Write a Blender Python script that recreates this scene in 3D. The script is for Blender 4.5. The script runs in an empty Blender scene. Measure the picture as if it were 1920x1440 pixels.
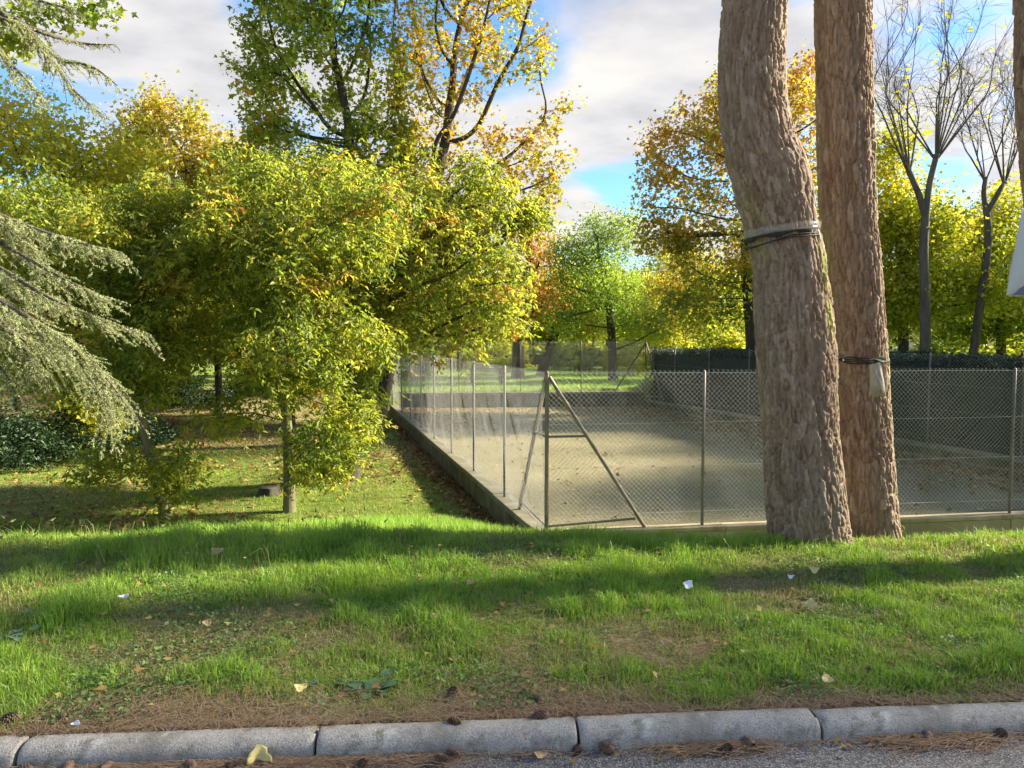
import bpy, bmesh, math
import numpy as np
from mathutils import Vector, kdtree

scene = bpy.context.scene
COL = scene.collection
R = math.radians
RNG = np.random.default_rng(7)

# ------------------------------------------------------------------ camera
FPX, CX, CY, HOR = 1420.0, 960.0, 720.0, 635.0      # photo pixels (1920 x 1440)
CAMZ = 1.62
PITCH = math.atan((CY - HOR) / FPX)
cam_d = bpy.data.cameras.new('camera')
cam_d.sensor_width = 36.0
cam_d.lens = 36.0 * FPX / 1920.0
cam_d.clip_start, cam_d.clip_end = 0.05, 2000.0
cam = bpy.data.objects.new('camera', cam_d)
COL.objects.link(cam)
cam.location = (0, 0, CAMZ)
cam.rotation_euler = (math.pi / 2 - PITCH, 0, 0)
scene.camera = cam

# ------------------------------------------------------------------ sky, sun, exposure
SUN_AZ, SUN_EL = 77.0, 27.0          # azimuth to the right of the view direction
SUN_DIR = Vector((math.sin(R(SUN_AZ)) * math.cos(R(SUN_EL)), math.cos(R(SUN_AZ)) * math.cos(R(SUN_EL)), math.sin(R(SUN_EL))))
SKY_STRENGTH = 0.05
CLOUD_STRENGTH = 0.168
world = bpy.data.worlds.new('World')
scene.world = world
world.use_nodes = True


class NT:
    """short-hand for node trees"""
    def __init__(s, tree):
        s.t = tree

    def n(s, kind, **kw):
        nd = s.t.nodes.new('ShaderNode' + kind)
        for k, v in kw.items():
            if k in nd.inputs:
                nd.inputs[k].default_value = v
            else:
                setattr(nd, k, v)
        return nd

    def l(s, a, b):
        s.t.links.new(a, b)

    def math(s, op, a, b=None, clamp=False):
        nd = s.t.nodes.new('ShaderNodeMath')
        nd.operation = op
        nd.use_clamp = clamp
        for i, v in enumerate((a, b)):
            if v is None:
                continue
            if isinstance(v, (int, float)):
                nd.inputs[i].default_value = v
            else:
                s.l(v, nd.inputs[i])
        return nd.outputs[0]

    def ramp(s, fac, stops, interp='LINEAR'):
        nd = s.t.nodes.new('ShaderNodeValToRGB')
        cr = nd.color_ramp
        cr.interpolation = interp
        while len(cr.elements) < len(stops):
            cr.elements.new(0.5)
        for e, (p, c) in zip(cr.elements, stops):
            e.position = p
            e.color = (*c, 1) if len(c) == 3 else c
        s.l(fac, nd.inputs[0])
        return nd.outputs[0]

    def mix(s, fac, a, b, mode='MIX'):
        nd = s.t.nodes.new('ShaderNodeMix')
        nd.data_type = 'RGBA'
        nd.blend_type = mode
        for sock, v in ((nd.inputs[0], fac), (nd.inputs[6], a), (nd.inputs[7], b)):
            if isinstance(v, (int, float)):
                sock.default_value = v
            elif isinstance(v, tuple):
                sock.default_value = (*v, 1)
            else:
                s.l(v, sock)
        return nd.outputs[2]


def build_world():
    t = world.node_tree
    t.nodes.clear()
    q = NT(t)
    out = q.n('OutputWorld')
    sky = q.n('TexSky')
    sky.sky_type = 'NISHITA'
    sky.sun_disc = False
    sky.sun_elevation = R(SUN_EL)
    sky.sun_rotation = R(SUN_AZ)
    sky.altitude = 200.0
    sky.air_density, sky.dust_density, sky.ozone_density = 1.0, 0.2, 4.0
    bg1 = q.n('Background', Strength=SKY_STRENGTH)
    q.l(q.mix(1.0, sky.outputs[0], (0.74, 0.92, 1.02), 'MULTIPLY'), bg1.inputs[0])
    # clouds: noise on a plane high above, seen in perspective
    tc = q.n('TexCoord')
    sep = q.n('SeparateXYZ')
    q.l(tc.outputs['Generated'], sep.inputs[0])
    z = q.math('ADD', q.math('MAXIMUM', sep.outputs[2], 0.0), 0.16)
    cmb = q.n('CombineXYZ')
    q.l(q.math('DIVIDE', sep.outputs[0], z), cmb.inputs[0])
    q.l(q.math('DIVIDE', sep.outputs[1], z), cmb.inputs[1])
    mp = q.n('Mapping')
    mp.inputs['Location'].default_value = CLOUD_OFFSET
    mp.inputs['Scale'].default_value = (1.0, 1.25, 1.0)
    mp.inputs['Rotation'].default_value = (0, 0, R(-14))
    q.l(cmb.outputs[0], mp.inputs[0])
    n1 = q.n('TexNoise', Scale=0.95, Detail=9.0, Roughness=0.52, Distortion=0.35)
    q.l(mp.outputs[0], n1.inputs['Vector'])
    # cloud banks overlap towards the horizon
    low = q.math('SUBTRACT', 1.0, q.math('DIVIDE', sep.outputs[2], 0.42), clamp=True)
    mask = q.ramp(q.math('ADD', n1.outputs[0], q.math('MULTIPLY', low, 0.11)), [(0.46, (0, 0, 0)), (0.575, (1, 1, 1))], 'EASE')
    n2 = q.n('TexNoise', Scale=2.1, Detail=8.0, Roughness=0.55)
    q.l(mp.outputs[0], n2.inputs['Vector'])
    shade = q.ramp(n2.outputs[0], [(0.32, (0.60, 0.60, 0.66)), (0.5, (0.85, 0.84, 0.85)), (0.68, (1.06, 1.01, 0.94))])
    # clouds towards the sun are brighter (forward scattering)
    dt = q.n('VectorMath', operation='DOT_PRODUCT')
    q.l(tc.outputs['Generated'], dt.inputs[0])
    dt.inputs[1].default_value = SUN_DIR
    glow = q.math('POWER', q.math('MAXIMUM', dt.outputs['Value'], 0.0), 7.0)
    k = q.math('ADD', q.math('MULTIPLY', glow, 0.15), CLOUD_STRENGTH)
    bg2 = q.n('Background')
    q.l(shade, bg2.inputs[0])
    q.l(k, bg2.inputs[1])
    mx = q.n('MixShader')
    q.l(mask, mx.inputs[0])
    q.l(bg1.outputs[0], mx.inputs[1])
    q.l(bg2.outputs[0], mx.inputs[2])
    q.l(mx.outputs[0], out.inputs[0])


CLOUD_OFFSET = (14.2, 15.35, 0.0)
build_world()
sun_d = bpy.data.lights.new('sun', 'SUN')
sun_d.energy = 3.4
sun_d.angle = R(4.0)
sun_d.color = (1.0, 0.90, 0.72)
sun = bpy.data.objects.new('sun', sun_d)
COL.objects.link(sun)
sun.rotation_euler = (-SUN_DIR).to_track_quat('-Z', 'Y').to_euler()
sun.location = (20, 10, 30)
vs = scene.view_settings
vs.view_transform = 'Standard'
vs.look = 'None'
vs.exposure = 2.6
vs.gamma = 1.0
vs.use_curve_mapping = False
cy = scene.cycles
cy.max_bounces = 10
cy.diffuse_bounces = 6
cy.glossy_bounces = 2
cy.transmission_bounces = 6
cy.transparent_max_bounces = 8
cy.use_denoising = True
cy.sample_clamp_indirect = 6.0


# ------------------------------------------------------------------ helpers
def ray(x, y):
    """direction of a photo pixel in world space"""
    u, v = (x - CX) / FPX, (CY - y) / FPX
    c, s = math.cos(PITCH), math.sin(PITCH)
    return Vector((u, c + v * s, -s + v * c))


def at(x, y, Y):
    """the point on a pixel's ray at distance Y along the view"""
    d = ray(x, y)
    k = Y / d.y
    return Vector((d.x * k, Y, CAMZ + d.z * k))


def at_z(x, y, z):
    """the point on a pixel's ray at height z"""
    d = ray(x, y)
    k = (z - CAMZ) / d.z
    return Vector((d.x * k, d.y * k, z))


def tag(o, label=None, cat=None, group=None, kind=None):
    if label: o['label'] = label
    if cat: o['category'] = cat
    if group: o['group'] = group
    if kind: o['kind'] = kind
    return o


def empty(name, loc, label=None, cat=None, group=None):
    o = bpy.data.objects.new(name, None)
    COL.objects.link(o)
    o.location = loc
    o.empty_display_size = 0.1
    return tag(o, label, cat, group)


def link(name, me, parent=None, loc=None):
    o = bpy.data.objects.new(name, me)
    COL.objects.link(o)
    if parent is not None: o.parent = parent
    if loc is not None: o.location = loc
    return o


def mesh_np(name, V, F, mat, smooth=False, attrs=None):
    """V (n,3), F (m,k) with k = 3 or 4 (or a list of such arrays)"""
    me = bpy.data.meshes.new(name)
    V = np.ascontiguousarray(V, dtype=np.float32)
    Fs = F if isinstance(F, list) else [F]
    Fs = [np.asarray(f, dtype=np.int32) for f in Fs if len(f)]
    me.vertices.add(len(V))
    me.vertices.foreach_set('co', V.ravel())
    loops = np.concatenate([f.ravel() for f in Fs])
    tot = np.concatenate([np.full(len(f), f.shape[1], dtype=np.int32) for f in Fs])
    start = np.concatenate([[0], np.cumsum(tot)[:-1]]).astype(np.int32)
    me.loops.add(len(loops))
    me.loops.foreach_set('vertex_index', loops)
    me.polygons.add(len(tot))
    me.polygons.foreach_set('loop_start', start)
    me.polygons.foreach_set('loop_total', tot)
    if smooth:
        me.polygons.foreach_set('use_smooth', np.ones(len(tot), dtype=bool))
    me.update(calc_edges=True)
    for k, a in (attrs or {}).items():
        at_ = me.attributes.new(k, 'FLOAT', 'POINT')
        at_.data.foreach_set('value', np.ascontiguousarray(a, dtype=np.float32))
    if mat is not None:
        me.materials.append(mat)
    return me


def hash3(ix, iy, iz, seed):
    h = (ix.astype(np.int64) * 374761393 + iy.astype(np.int64) * 668265263 + iz.astype(np.int64) * 2147483647 + seed * 1274126177) & 0xFFFFFFFF
    h = ((h ^ (h >> 13)) * 1274126177) & 0xFFFFFFFF
    h = h ^ (h >> 16)
    return (h & 0xFFFFFF) / float(0xFFFFFF)


def vnoise(P, scale=1.0, seed=0, octaves=3):
    """value noise 0..1, P (n,3) or (n,2)"""
    P = np.asarray(P, dtype=np.float64)
    if P.shape[1] == 2:
        P = np.concatenate([P, np.zeros((len(P), 1))], 1)
    tot = np.zeros(len(P)); amp = 1.0; s = 0.0
    for o in range(octaves):
        q = P * scale * (2 ** o) + 17.3 * o
        i = np.floor(q); f = q - i
        f = f * f * (3 - 2 * f)
        i = i.astype(np.int64)
        v = 0
        for dx in (0, 1):
            for dy in (0, 1):
                for dz in (0, 1):
                    w = (f[:, 0] if dx else 1 - f[:, 0]) * (f[:, 1] if dy else 1 - f[:, 1]) * (f[:, 2] if dz else 1 - f[:, 2])
                    v = v + w * hash3(i[:, 0] + dx, i[:, 1] + dy, i[:, 2] + dz, seed + o)
        tot += amp * v; s += amp; amp *= 0.5
    return tot / s


def sstep(a, b, x):
    t = np.clip((x - a) / (b - a), 0, 1)
    return t * t * (3 - 2 * t)


def norm(v):
    return v / np.maximum(np.linalg.norm(v, axis=-1, keepdims=True), 1e-9)


def new_mat(name):
    m = bpy.data.materials.new(name)
    m.use_nodes = True
    t = m.node_tree
    t.nodes.clear()
    q = NT(t)
    out = q.n('OutputMaterial')
    return m, q, out


def leaf_mat(name, stops, trans=0.55, rough=0.45, spec=0.35, tcol=1.6):
    m, q, out = new_mat(name)
    a = q.n('Attribute', attribute_name='tint')
    c = q.ramp(a.outputs['Fac'], stops)
    p = q.n('BsdfPrincipled', Roughness=rough)
    p.inputs['Specular IOR Level'].default_value = spec
    q.l(c, p.inputs['Base Color'])
    tr = q.n('BsdfTranslucent')
    cc = q.mix(1.0, c, (tcol, tcol * 0.98, tcol * 0.6), 'MULTIPLY')
    q.l(cc, tr.inputs['Color'])
    mx = q.n('MixShader')
    mx.inputs[0].default_value = trans
    q.l(p.outputs[0], mx.inputs[1])
    q.l(tr.outputs[0], mx.inputs[2])
    q.l(mx.outputs[0], out.inputs[0])
    return m


def noise_mat(name, stops, scale=8.0, rough=0.8, bump=0.3, bscale=None, bdist=0.01, stretch=(1, 1, 1), detail=6.0, spec=0.3, metallic=0.0, speck=None, stain=None):
    m, q, out = new_mat(name)
    tc = q.n('TexCoord')
    mp = q.n('Mapping')
    mp.inputs['Scale'].default_value = stretch
    q.l(tc.outputs['Object'], mp.inputs[0])
    n1 = q.n('TexNoise', Scale=scale, Detail=detail, Roughness=0.6)
    q.l(mp.outputs[0], n1.inputs['Vector'])
    c = q.ramp(n1.outputs[0], stops)
    n2 = q.n('TexNoise', Scale=bscale or scale * 4, Detail=5.0, Roughness=0.65)
    q.l(mp.outputs[0], n2.inputs['Vector'])
    if speck:
        vo = q.n('TexVoronoi', Scale=speck[0])
        q.l(mp.outputs[0], vo.inputs['Vector'])
        sp = q.n('SeparateColor')
        q.l(vo.outputs['Color'], sp.inputs[0])
        f = q.ramp(sp.outputs[0], [(speck[1], (0, 0, 0)), (speck[1] + 0.08, (1, 1, 1))])
        c = q.mix(f, c, speck[2])
        f2 = q.ramp(sp.outputs[1], [(speck[1] - 0.02, (0, 0, 0)), (speck[1] + 0.06, (1, 1, 1))])
        c = q.mix(f2, c, speck[3])
    for sc_, lo, hi, col_ in (stain or ()):
        ns = q.n('TexNoise', Scale=sc_, Detail=7.0, Roughness=0.7)
        q.l(tc.outputs['Object'], ns.inputs['Vector'])
        c = q.mix(q.ramp(ns.outputs[0], [(lo, (0, 0, 0)), (hi, (.8, .8, .8))]), c, col_)
    p = q.n('BsdfPrincipled', Roughness=rough, Metallic=metallic)
    p.inputs['Specular IOR Level'].default_value = spec
    q.l(c, p.inputs['Base Color'])
    if bump:
        b = q.n('Bump', Strength=bump, Distance=bdist)
        q.l(n2.outputs[0], b.inputs['Height'])
        q.l(b.outputs[0], p.inputs['Normal'])
    q.l(p.outputs[0], out.inputs[0])
    return m


# ------------------------------------------------------------------ layout of the place (metres)
def y_kerb(x): return 2.875 + 0.068 * x                 # front face of the kerb
def x_left(y): return 0.45 - (y - 9.73) * 0.2617       # left side of the court
def y_front(x): return 9.73 + (x - 0.45) * 0.1533      # near side
def x_right(y): return 5.3 + (30 - y) * 0.325          # right side
def y_back(x): return 29.0 + (x + 4.6) * 0.101         # far side
WALL_TOP, COURT_Z, LAWN_Z, BACK_Z = -0.88, -1.04, -1.34, -0.46
K_TOP = 0.075


def ground_h(x, y):
    x = np.asarray(x, dtype=float); y = np.asarray(y, dtype=float)
    d = y - y_kerb(x)
    crest = 0.09 - 0.12 * sstep(-1.5, 3.0, x)
    base = LAWN_Z + 0.10 * sstep(0.0, 2.5, x) + 0.03 * sstep(-4, -10, x)
    L = 4.6 + 2.2 * np.exp(-((x + 1.5) / 1.5) ** 2) - 0.4 * sstep(0.5, 2, x)
    verge = 0.055 + (crest - 0.055) * sstep(0.1, 2.5, d)
    fall = verge + (base - verge) * np.clip((d - 2.95) / L, 0, 1)
    k = sstep(2.7, 3.3, d)
    z = verge * (1 - k) + fall * k
    # gentle lumps
    P = np.stack([x, y], 1)
    z = z + (vnoise(P, 0.9, 3, 3) - 0.5) * 0.07 * sstep(0.1, 0.6, d) + (vnoise(P, 0.25, 5, 2) - 0.5) * 0.16 * sstep(8, 12, y)
    # the left lawn climbs slowly away from the court, and towards the back
    left = sstep(1.0, 6.0, x_left(y) - x)
    z = z + left * 0.85 * sstep(21, 33, y) * (y > 15)
    z = z + (BACK_Z - LAWN_Z) * (1 - left) * sstep(0.05, 0.5, y - y_back(x)) * (y > 20)
    rt = sstep(0.05, 0.5, x - x_right(y)) * sstep(12.0, 13.0, y)
    z = z + 0.42 * rt * (y < 31)
    z = np.where(d < 0.1, -0.15, z)
    return z


def hz(x, y):
    return float(ground_h(np.array([x]), np.array([y]))[0])


def dryness(x, y):
    """0 lush .. 1 bare needle litter, on the verge"""
    x = np.asarray(x, dtype=float); y = np.asarray(y, dtype=float)
    P = np.stack([x, y], 1)
    d = y - y_kerb(x)
    n = vnoise(P, 1.3, 21, 5) + (vnoise(P, 7.0, 23, 3) - .5) * .22
    v = sstep(0.42, 0.62, n) * 0.72
    v = np.maximum(v, 1 - sstep(0.18, 0.55, d + (vnoise(P, 2.5, 9, 2) - .5) * 0.5))
    for px, py, rx, ry, a in ((1000, 1200, 0.42, 0.30, 0.95), (260, 1210, 0.75, 0.22, 0.9), (1420, 1150, 0.25, 0.55, 0.8), (960, 1130, 0.35, 0.25, .7), (500, 1285, .8, .15, .8), (1700, 1185, .35, .2, .7)):
        c = at_z(px, py, 0.12)
        g = np.exp(-(((x - c.x) / rx) ** 2 + ((y - c.y) / ry) ** 2))
        v = np.maximum(v, a * .8 * g * (0.5 + 0.9 * n))
    for px, py, rx, ry in ((720, 1230, 0.45, 0.3), (1330, 1270, .28, .16), (1560, 1150, .5, .25), (250, 1090, 1.4, .5), (1750, 1240, .6, .18)):
        c = at_z(px, py, 0.12)
        g = np.exp(-(((x - c.x) / rx) ** 2 + ((y - c.y) / ry) ** 2))
        v = v * (1 - 0.85 * g)
    v = v * (1 - 0.5 * sstep(2.0, 2.6, d))
    return np.clip(v, 0, 1)


# ------------------------------------------------------------------ ground, road, kerb, court
def axis(segs):
    out = []
    for a, b, s in segs:
        out.append(np.arange(a, b, s))
    return np.concatenate(out + [[segs[-1][1]]])


def terrain():
    xs = axis([(-400, -60, 20), (-60, -20, 2.0), (-20, -8, 0.5), (-8, 8, 0.13), (8, 20, 0.4), (20, 60, 2.0), (60, 400, 20)])
    ys = axis([(-200, -20, 20), (-20, 1, 2.0), (1, 2.4, 0.2), (2.4, 7, 0.08), (7, 13, 0.16), (13, 34, 0.28), (34, 60, 1.5), (60, 600, 20)])
    X, Y = np.meshgrid(xs, ys)
    x, y = X.ravel(), Y.ravel()
    z = ground_h(x, y)
    nx, ny = len(xs), len(ys)
    i = np.arange(nx * ny).reshape(ny, nx)
    F = np.stack([i[:-1, :-1], i[:-1, 1:], i[1:, 1:], i[1:, :-1]], -1).reshape(-1, 4)
    dry = dryness(x, y)
    # leaf litter under the trees on the left and along the wall
    P = np.stack([x, y], 1)
    lit = sstep(0.42, 0.62, vnoise(P, 0.22, 31, 4)) * sstep(9, 13, y) * (x < x_left(y))
    lit = np.maximum(lit, 0.8 * (1 - sstep(0.18, 0.45, x_left(y) - x)) * (x < x_left(y)) * (y > 9))
    lit = np.maximum(lit * .6, 0.7 * sstep(18, 22, y) * (1 - sstep(31, 36, y)) * (x < x_left(y) - 1.5))
    dry = np.where(y > 9, lit, dry)
    m, q, out = new_mat('ground_soil_grass')
    a = q.n('Attribute', attribute_name='dry')
    tc = q.n('TexCoord')
    n1 = q.n('TexNoise', Scale=1.6, Detail=8.0, Roughness=0.65)
    n2 = q.n('TexNoise', Scale=45.0, Detail=5.0, Roughness=0.7)
    n3 = q.n('TexNoise', Scale=9.0, Detail=6.0, Roughness=0.7)
    for n in (n1, n2, n3):
        q.l(tc.outputs['Object'], n.inputs['Vector'])
    g1 = q.ramp(n1.outputs[0], [(0.3, (0.10, 0.15, 0.028)), (0.55, (0.18, 0.24, 0.04)), (0.75, (0.26, 0.29, 0.065))])
    g2 = q.ramp(n2.outputs[0], [(0.3, (0.4, 0.45, 0.35)), (0.7, (1.35, 1.3, 1.2))])
    g = q.mix(1.0, g1, g2, 'MULTIPLY')
    b1 = q.ramp(n3.outputs[0], [(0.3, (0.12, 0.10, 0.055)), (0.5, (0.24, 0.20, 0.115)), (0.72, (0.36, 0.31, 0.19))])
    b = q.mix(1.0, b1, g2, 'MULTIPLY')
    f = q.math('MULTIPLY_ADD', n3.outputs[0], 0.9)
    f.node.inputs[2].default_value = -0.45
    f2 = q.math('ADD', a.outputs['Fac'], f, clamp=True)
    f3 = q.ramp(f2, [(0.25, (0, 0, 0)), (0.75, (1, 1, 1))])
    c = q.mix(f3, g, b)
    p = q.n('BsdfPrincipled', Roughness=0.9)
    p.inputs['Specular IOR Level'].default_value = 0.15
    q.l(c, p.inputs['Base Color'])
    bp = q.n('Bump', Strength=0.9, Distance=0.03)
    q.l(n2.outputs[0], bp.inputs['Height'])
    q.l(bp.outputs[0], p.inputs['Normal'])
    q.l(p.outputs[0], out.inputs[0])
    me = mesh_np('ground', np.stack([x, y, z], 1), F, m, True, {'dry': dry})
    tag(link('ground', me), kind='structure', label='grassy verge and sloping park lawn')


terrain()

M_asphalt = noise_mat('asphalt', [(0.3, (0.135, 0.12, 0.105)), (0.7, (0.20, 0.18, 0.16))], 6, 0.85, 1.0, 140, 0.006, speck=(210, 0.70, (0.36, 0.345, 0.33), (0.065, 0.062, 0.06)))
M_kerb = noise_mat('kerb_concrete', [(0.25, (0.31, 0.27, 0.22)), (0.5, (0.43, 0.385, 0.32)), (0.75, (0.51, 0.465, 0.395))], 5, 0.9, 0.9, 110, 0.006, speck=(420, 0.80, (0.54, 0.53, 0.51), (0.20, 0.19, 0.175)), stain=[(3.3, .46, .66, (.19, .17, .13)), (14.0, .55, .68, (.16, .15, .09)), (6.0, .60, .68, (.56, .53, .47)), (60.0, .58, .66, (.15, .14, .12))])


def road():
    xs = np.array([-300, -40, -10, -4, 0, 4, 10, 40, 300.0])
    top = np.stack([xs, y_kerb(xs) + 0.02, np.zeros_like(xs)], 1)
    bot = np.stack([xs, np.full_like(xs, -9.0), np.full_like(xs, 0.0)], 1)
    V = np.concatenate([bot, top])
    n = len(xs)
    i = np.arange(n - 1)
    F = np.stack([i, i + 1, i + 1 + n, i + n], 1)
    tag(link('road', mesh_np('road', V, F, M_asphalt)), kind='structure', label='grey asphalt road along the kerb')


road()


def kerb():
    root = empty('kerb', (0, y_kerb(0), 0))
    tag(root, 'row of rounded grey concrete kerb stones along the road', kind='structure')
    ang = math.atan(0.068)
    # joints measured in the photo on the front edge
    j = [at_z(x, y, K_TOP).x for x, y in ((42, 1395), (592, 1385), (1086, 1372), (1541, 1352))]
    xs = [j[0] - 1.0 * k for k in range(6, 0, -1)] + j + [j[-1] + 1.0 * k for k in range(1, 9)]
    prof = [(0.0, -0.12), (0.0, 0.0), (0.004, K_TOP - 0.045), (0.010, K_TOP - 0.026), (0.022, K_TOP - 0.010), (0.040, K_TOP - 0.001), (0.060, K_TOP + 0.003), (0.09, K_TOP + 0.003), (0.121, K_TOP - 0.002), (0.124, -0.12)]
    prof = np.array(prof)
    rng = np.random.default_rng(5)
    for k in range(len(xs) - 1):
        x0, x1 = xs[k], xs[k + 1]
        ln = (x1 - x0) / math.cos(ang)
        ns = 40
        g = 0.006
        s = np.concatenate([[g, g + 0.004, g + 0.012], np.linspace(g + 0.03, ln - g - 0.03, ns), [ln - g - 0.012, ln - g - 0.004, ln - g]])
        S, Pi = np.meshgrid(s, np.arange(len(prof)), indexing='ij')
        V = np.stack([S, prof[Pi, 0], prof[Pi, 1]], -1).reshape(-1, 3)
        # worn ends, chipped edges
        e = np.minimum(V[:, 0] - g, ln - g - V[:, 0])
        V[:, 2] -= 0.006 * np.exp(-e / 0.006) * (V[:, 2] > 0.03)
        V[:, 1] += 0.006 * np.exp(-e / 0.006) * (V[:, 1] < 0.05)
        nz = vnoise(V + k * 3.1, 26, 4, 3) - 0.5
        big = vnoise(V + k * 7.7, 5, 8, 2) - 0.5
        V[:, 2] += (nz * 0.006 + big * 0.006) * (V[:, 2] > 0.02)
        V[:, 1] += nz * 0.006 * (V[:, 1] < 0.06)
        chip = (np.exp(-e / 0.03) + .35 * (V[:, 1] < .05)) * (V[:, 2] > 0.035) * np.clip(vnoise(V + k, 24, 12, 2) - 0.60, 0, 1) * 0.16
        V[:, 2] -= chip
        m_, p_ = len(s), len(prof)
        i = np.arange(m_ * p_).reshape(m_, p_)
        F = np.stack([i[:-1, :-1], i[1:, :-1], i[1:, 1:], i[:-1, 1:]], -1).reshape(-1, 4)
        me = mesh_np('kerb_stone', V, F, M_kerb, True)
        me2 = bmesh.new(); me2.from_mesh(me)
        me2.verts.ensure_lookup_table()
        me2.faces.new([me2.verts[a] for a in i[0, ::-1]][::-1]); me2.faces.new([me2.verts[a] for a in i[-1]][::-1])
        bmesh.ops.recalc_face_normals(me2, faces=me2.faces)
        me2.to_mesh(me); me2.free()
        o = link('kerb_stone', me, root)
        dz = rng.uniform(-0.004, 0.004) + (0.006 if abs(x0 - j[2]) < 0.01 else 0)
        o.location = (x0, y_kerb(x0) - y_kerb(0) + rng.uniform(-0.004, 0.004), dz)
        o.rotation_euler = (rng.uniform(-0.01, 0.01), rng.uniform(-0.003, 0.003), ang)


kerb()

M_court = noise_mat('court_surface', [(0.25, (0.125, 0.118, 0.048)), (0.5, (0.19, 0.168, 0.078)), (0.75, (0.255, 0.22, 0.115))], 0.7, 0.85, 0.5, 60, 0.01, detail=10, speck=(60, 0.86, (0.27, 0.24, 0.16), (0.11, 0.09, 0.05)))


def court():
    ca = [(x_left(9.8) + .05, 9.85), (11.4, y_front(11.4) + .05), (x_right(30), 30.0), (x_left(29), 29.0)]
    n = 30
    V = []
    for a in np.linspace(0, 1, n):
        l = np.array(ca[0]) * (1 - a) + np.array(ca[3]) * a
        r = np.array(ca[1]) * (1 - a) + np.array(ca[2]) * a
        for b in np.linspace(0, 1, n):
            p = l * (1 - b) + r * b
            V.append((p[0], p[1], COURT_Z))
    i = np.arange(n * n).reshape(n, n)
    F = np.stack([i[:-1, :-1], i[:-1, 1:], i[1:, 1:], i[1:, :-1]], -1).reshape(-1, 4)
    V = np.array(V)
    V[:, 2] += (vnoise(V[:, :2], 0.4, 77, 2) - 0.5) * 0.02
    tag(link('court_floor', mesh_np('court_floor', V, F, M_court, True)), kind='structure', label='dusty brown sports court floor strewn with leaves')


court()


# ------------------------------------------------------------------ boxes, tubes
def box_bm(bm, c, size, rot=0.0, bevel=0.0, seg=1):
    r = bmesh.ops.create_cube(bm, size=1.0)
    vs = r['verts']
    bmesh.ops.scale(bm, verts=vs, vec=size)
    if bevel:
        es = list({e for v in vs for e in v.link_edges})
        rr = bmesh.ops.bevel(bm, geom=es, offset=bevel, segments=seg, profile=0.6, affect='EDGES')
        vs = list({v for f in rr['faces'] for v in f.verts} | {v for v in vs if v.is_valid})
    from mathutils import Matrix
    bmesh.ops.transform(bm, verts=vs, matrix=Matrix.Translation(c) @ Matrix.Rotation(rot, 4, 'Z'))
    return vs


def bm_obj(name, bm, mat, parent=None, loc=None, smooth=False):
    me = bpy.data.meshes.new(name)
    bmesh.ops.recalc_face_normals(bm, faces=bm.faces)
    bm.to_mesh(me); bm.free()
    if smooth:
        for p in me.polygons: p.use_smooth = True
    me.materials.append(mat)
    return link(name, me, parent, loc)


def tubes_np(A, B, ra, rb=None, sides=4):
    """many straight prisms from A to B"""
    A = np.asarray(A, float); B = np.asarray(B, float)
    n = len(A)
    ra = np.broadcast_to(ra, (n,)); rb = ra if rb is None else np.broadcast_to(rb, (n,))
    t = norm(B - A)
    ref = np.where(np.abs(t[:, 2:3]) < 0.9, np.array([[0, 0, 1.0]]), np.array([[1.0, 0, 0]]))
    u = norm(np.cross(t, ref)); v = np.cross(t, u)
    th = np.arange(sides) * 2 * math.pi / sides + math.pi / sides
    ring = np.cos(th)[None, :, None] * u[:, None, :] + np.sin(th)[None, :, None] * v[:, None, :]
    V = np.concatenate([A[:, None, :] + ring * ra[:, None, None], B[:, None, :] + ring * rb[:, None, None]], 1)
    k = np.arange(sides); k2 = (k + 1) % sides
    f = np.stack([k, k2, k2 + sides, k + sides], 1)
    F = (np.arange(n)[:, None, None] * 2 * sides + f[None]).reshape(-1, 4)
    return V.reshape(-1, 3), F


def tube_path(pts, rad, sides=6, cap=True):
    """one tube along a polyline"""
    P = np.asarray(pts, float); n = len(P)
    r = np.broadcast_to(rad, (n,))
    t = np.gradient(P, axis=0); t = norm(t)
    ref = np.array([0.123, 0.98, 0.16]) if abs(t[:, 1]).mean() < 0.8 else np.array([0.9, 0.1, 0.42])
    u = norm(np.cross(t, ref)); v = np.cross(t, u)
    th = np.arange(sides) * 2 * math.pi / sides
    V = P[:, None, :] + r[:, None, None] * (np.cos(th)[None, :, None] * u[:, None, :] + np.sin(th)[None, :, None] * v[:, None, :])
    i = np.arange(n * sides).reshape(n, sides)
    j = np.roll(i, -1, 1)
    F = np.stack([i[:-1], j[:-1], j[1:], i[1:]], -1).reshape(-1, 4)
    return V.reshape(-1, 3), F


def catmull(pts, n):
    P = np.asarray(pts, float)
    P = np.concatenate([[2 * P[0] - P[1]], P, [2 * P[-1] - P[-2]]])
    m = len(P) - 3
    t = np.linspace(0, m - 1e-6, n)
    i = t.astype(int); f = (t - i)[:, None]
    a, b, c, d = P[i], P[i + 1], P[i + 2], P[i + 3]
    return 0.5 * (2 * b + (c - a) * f + (2 * a - 5 * b + 4 * c - d) * f ** 2 + (3 * b - a - 3 * c + d) * f ** 3)


def merge(parts):
    V, F, o = [], [], 0
    for v, f in parts:
        V.append(v); F.append(np.asarray(f) + o); o += len(v)
    ks = sorted({f.shape[1] for f in F})
    return np.concatenate(V), [np.concatenate([f for f in F if f.shape[1] == k]) for k in ks]


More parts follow.
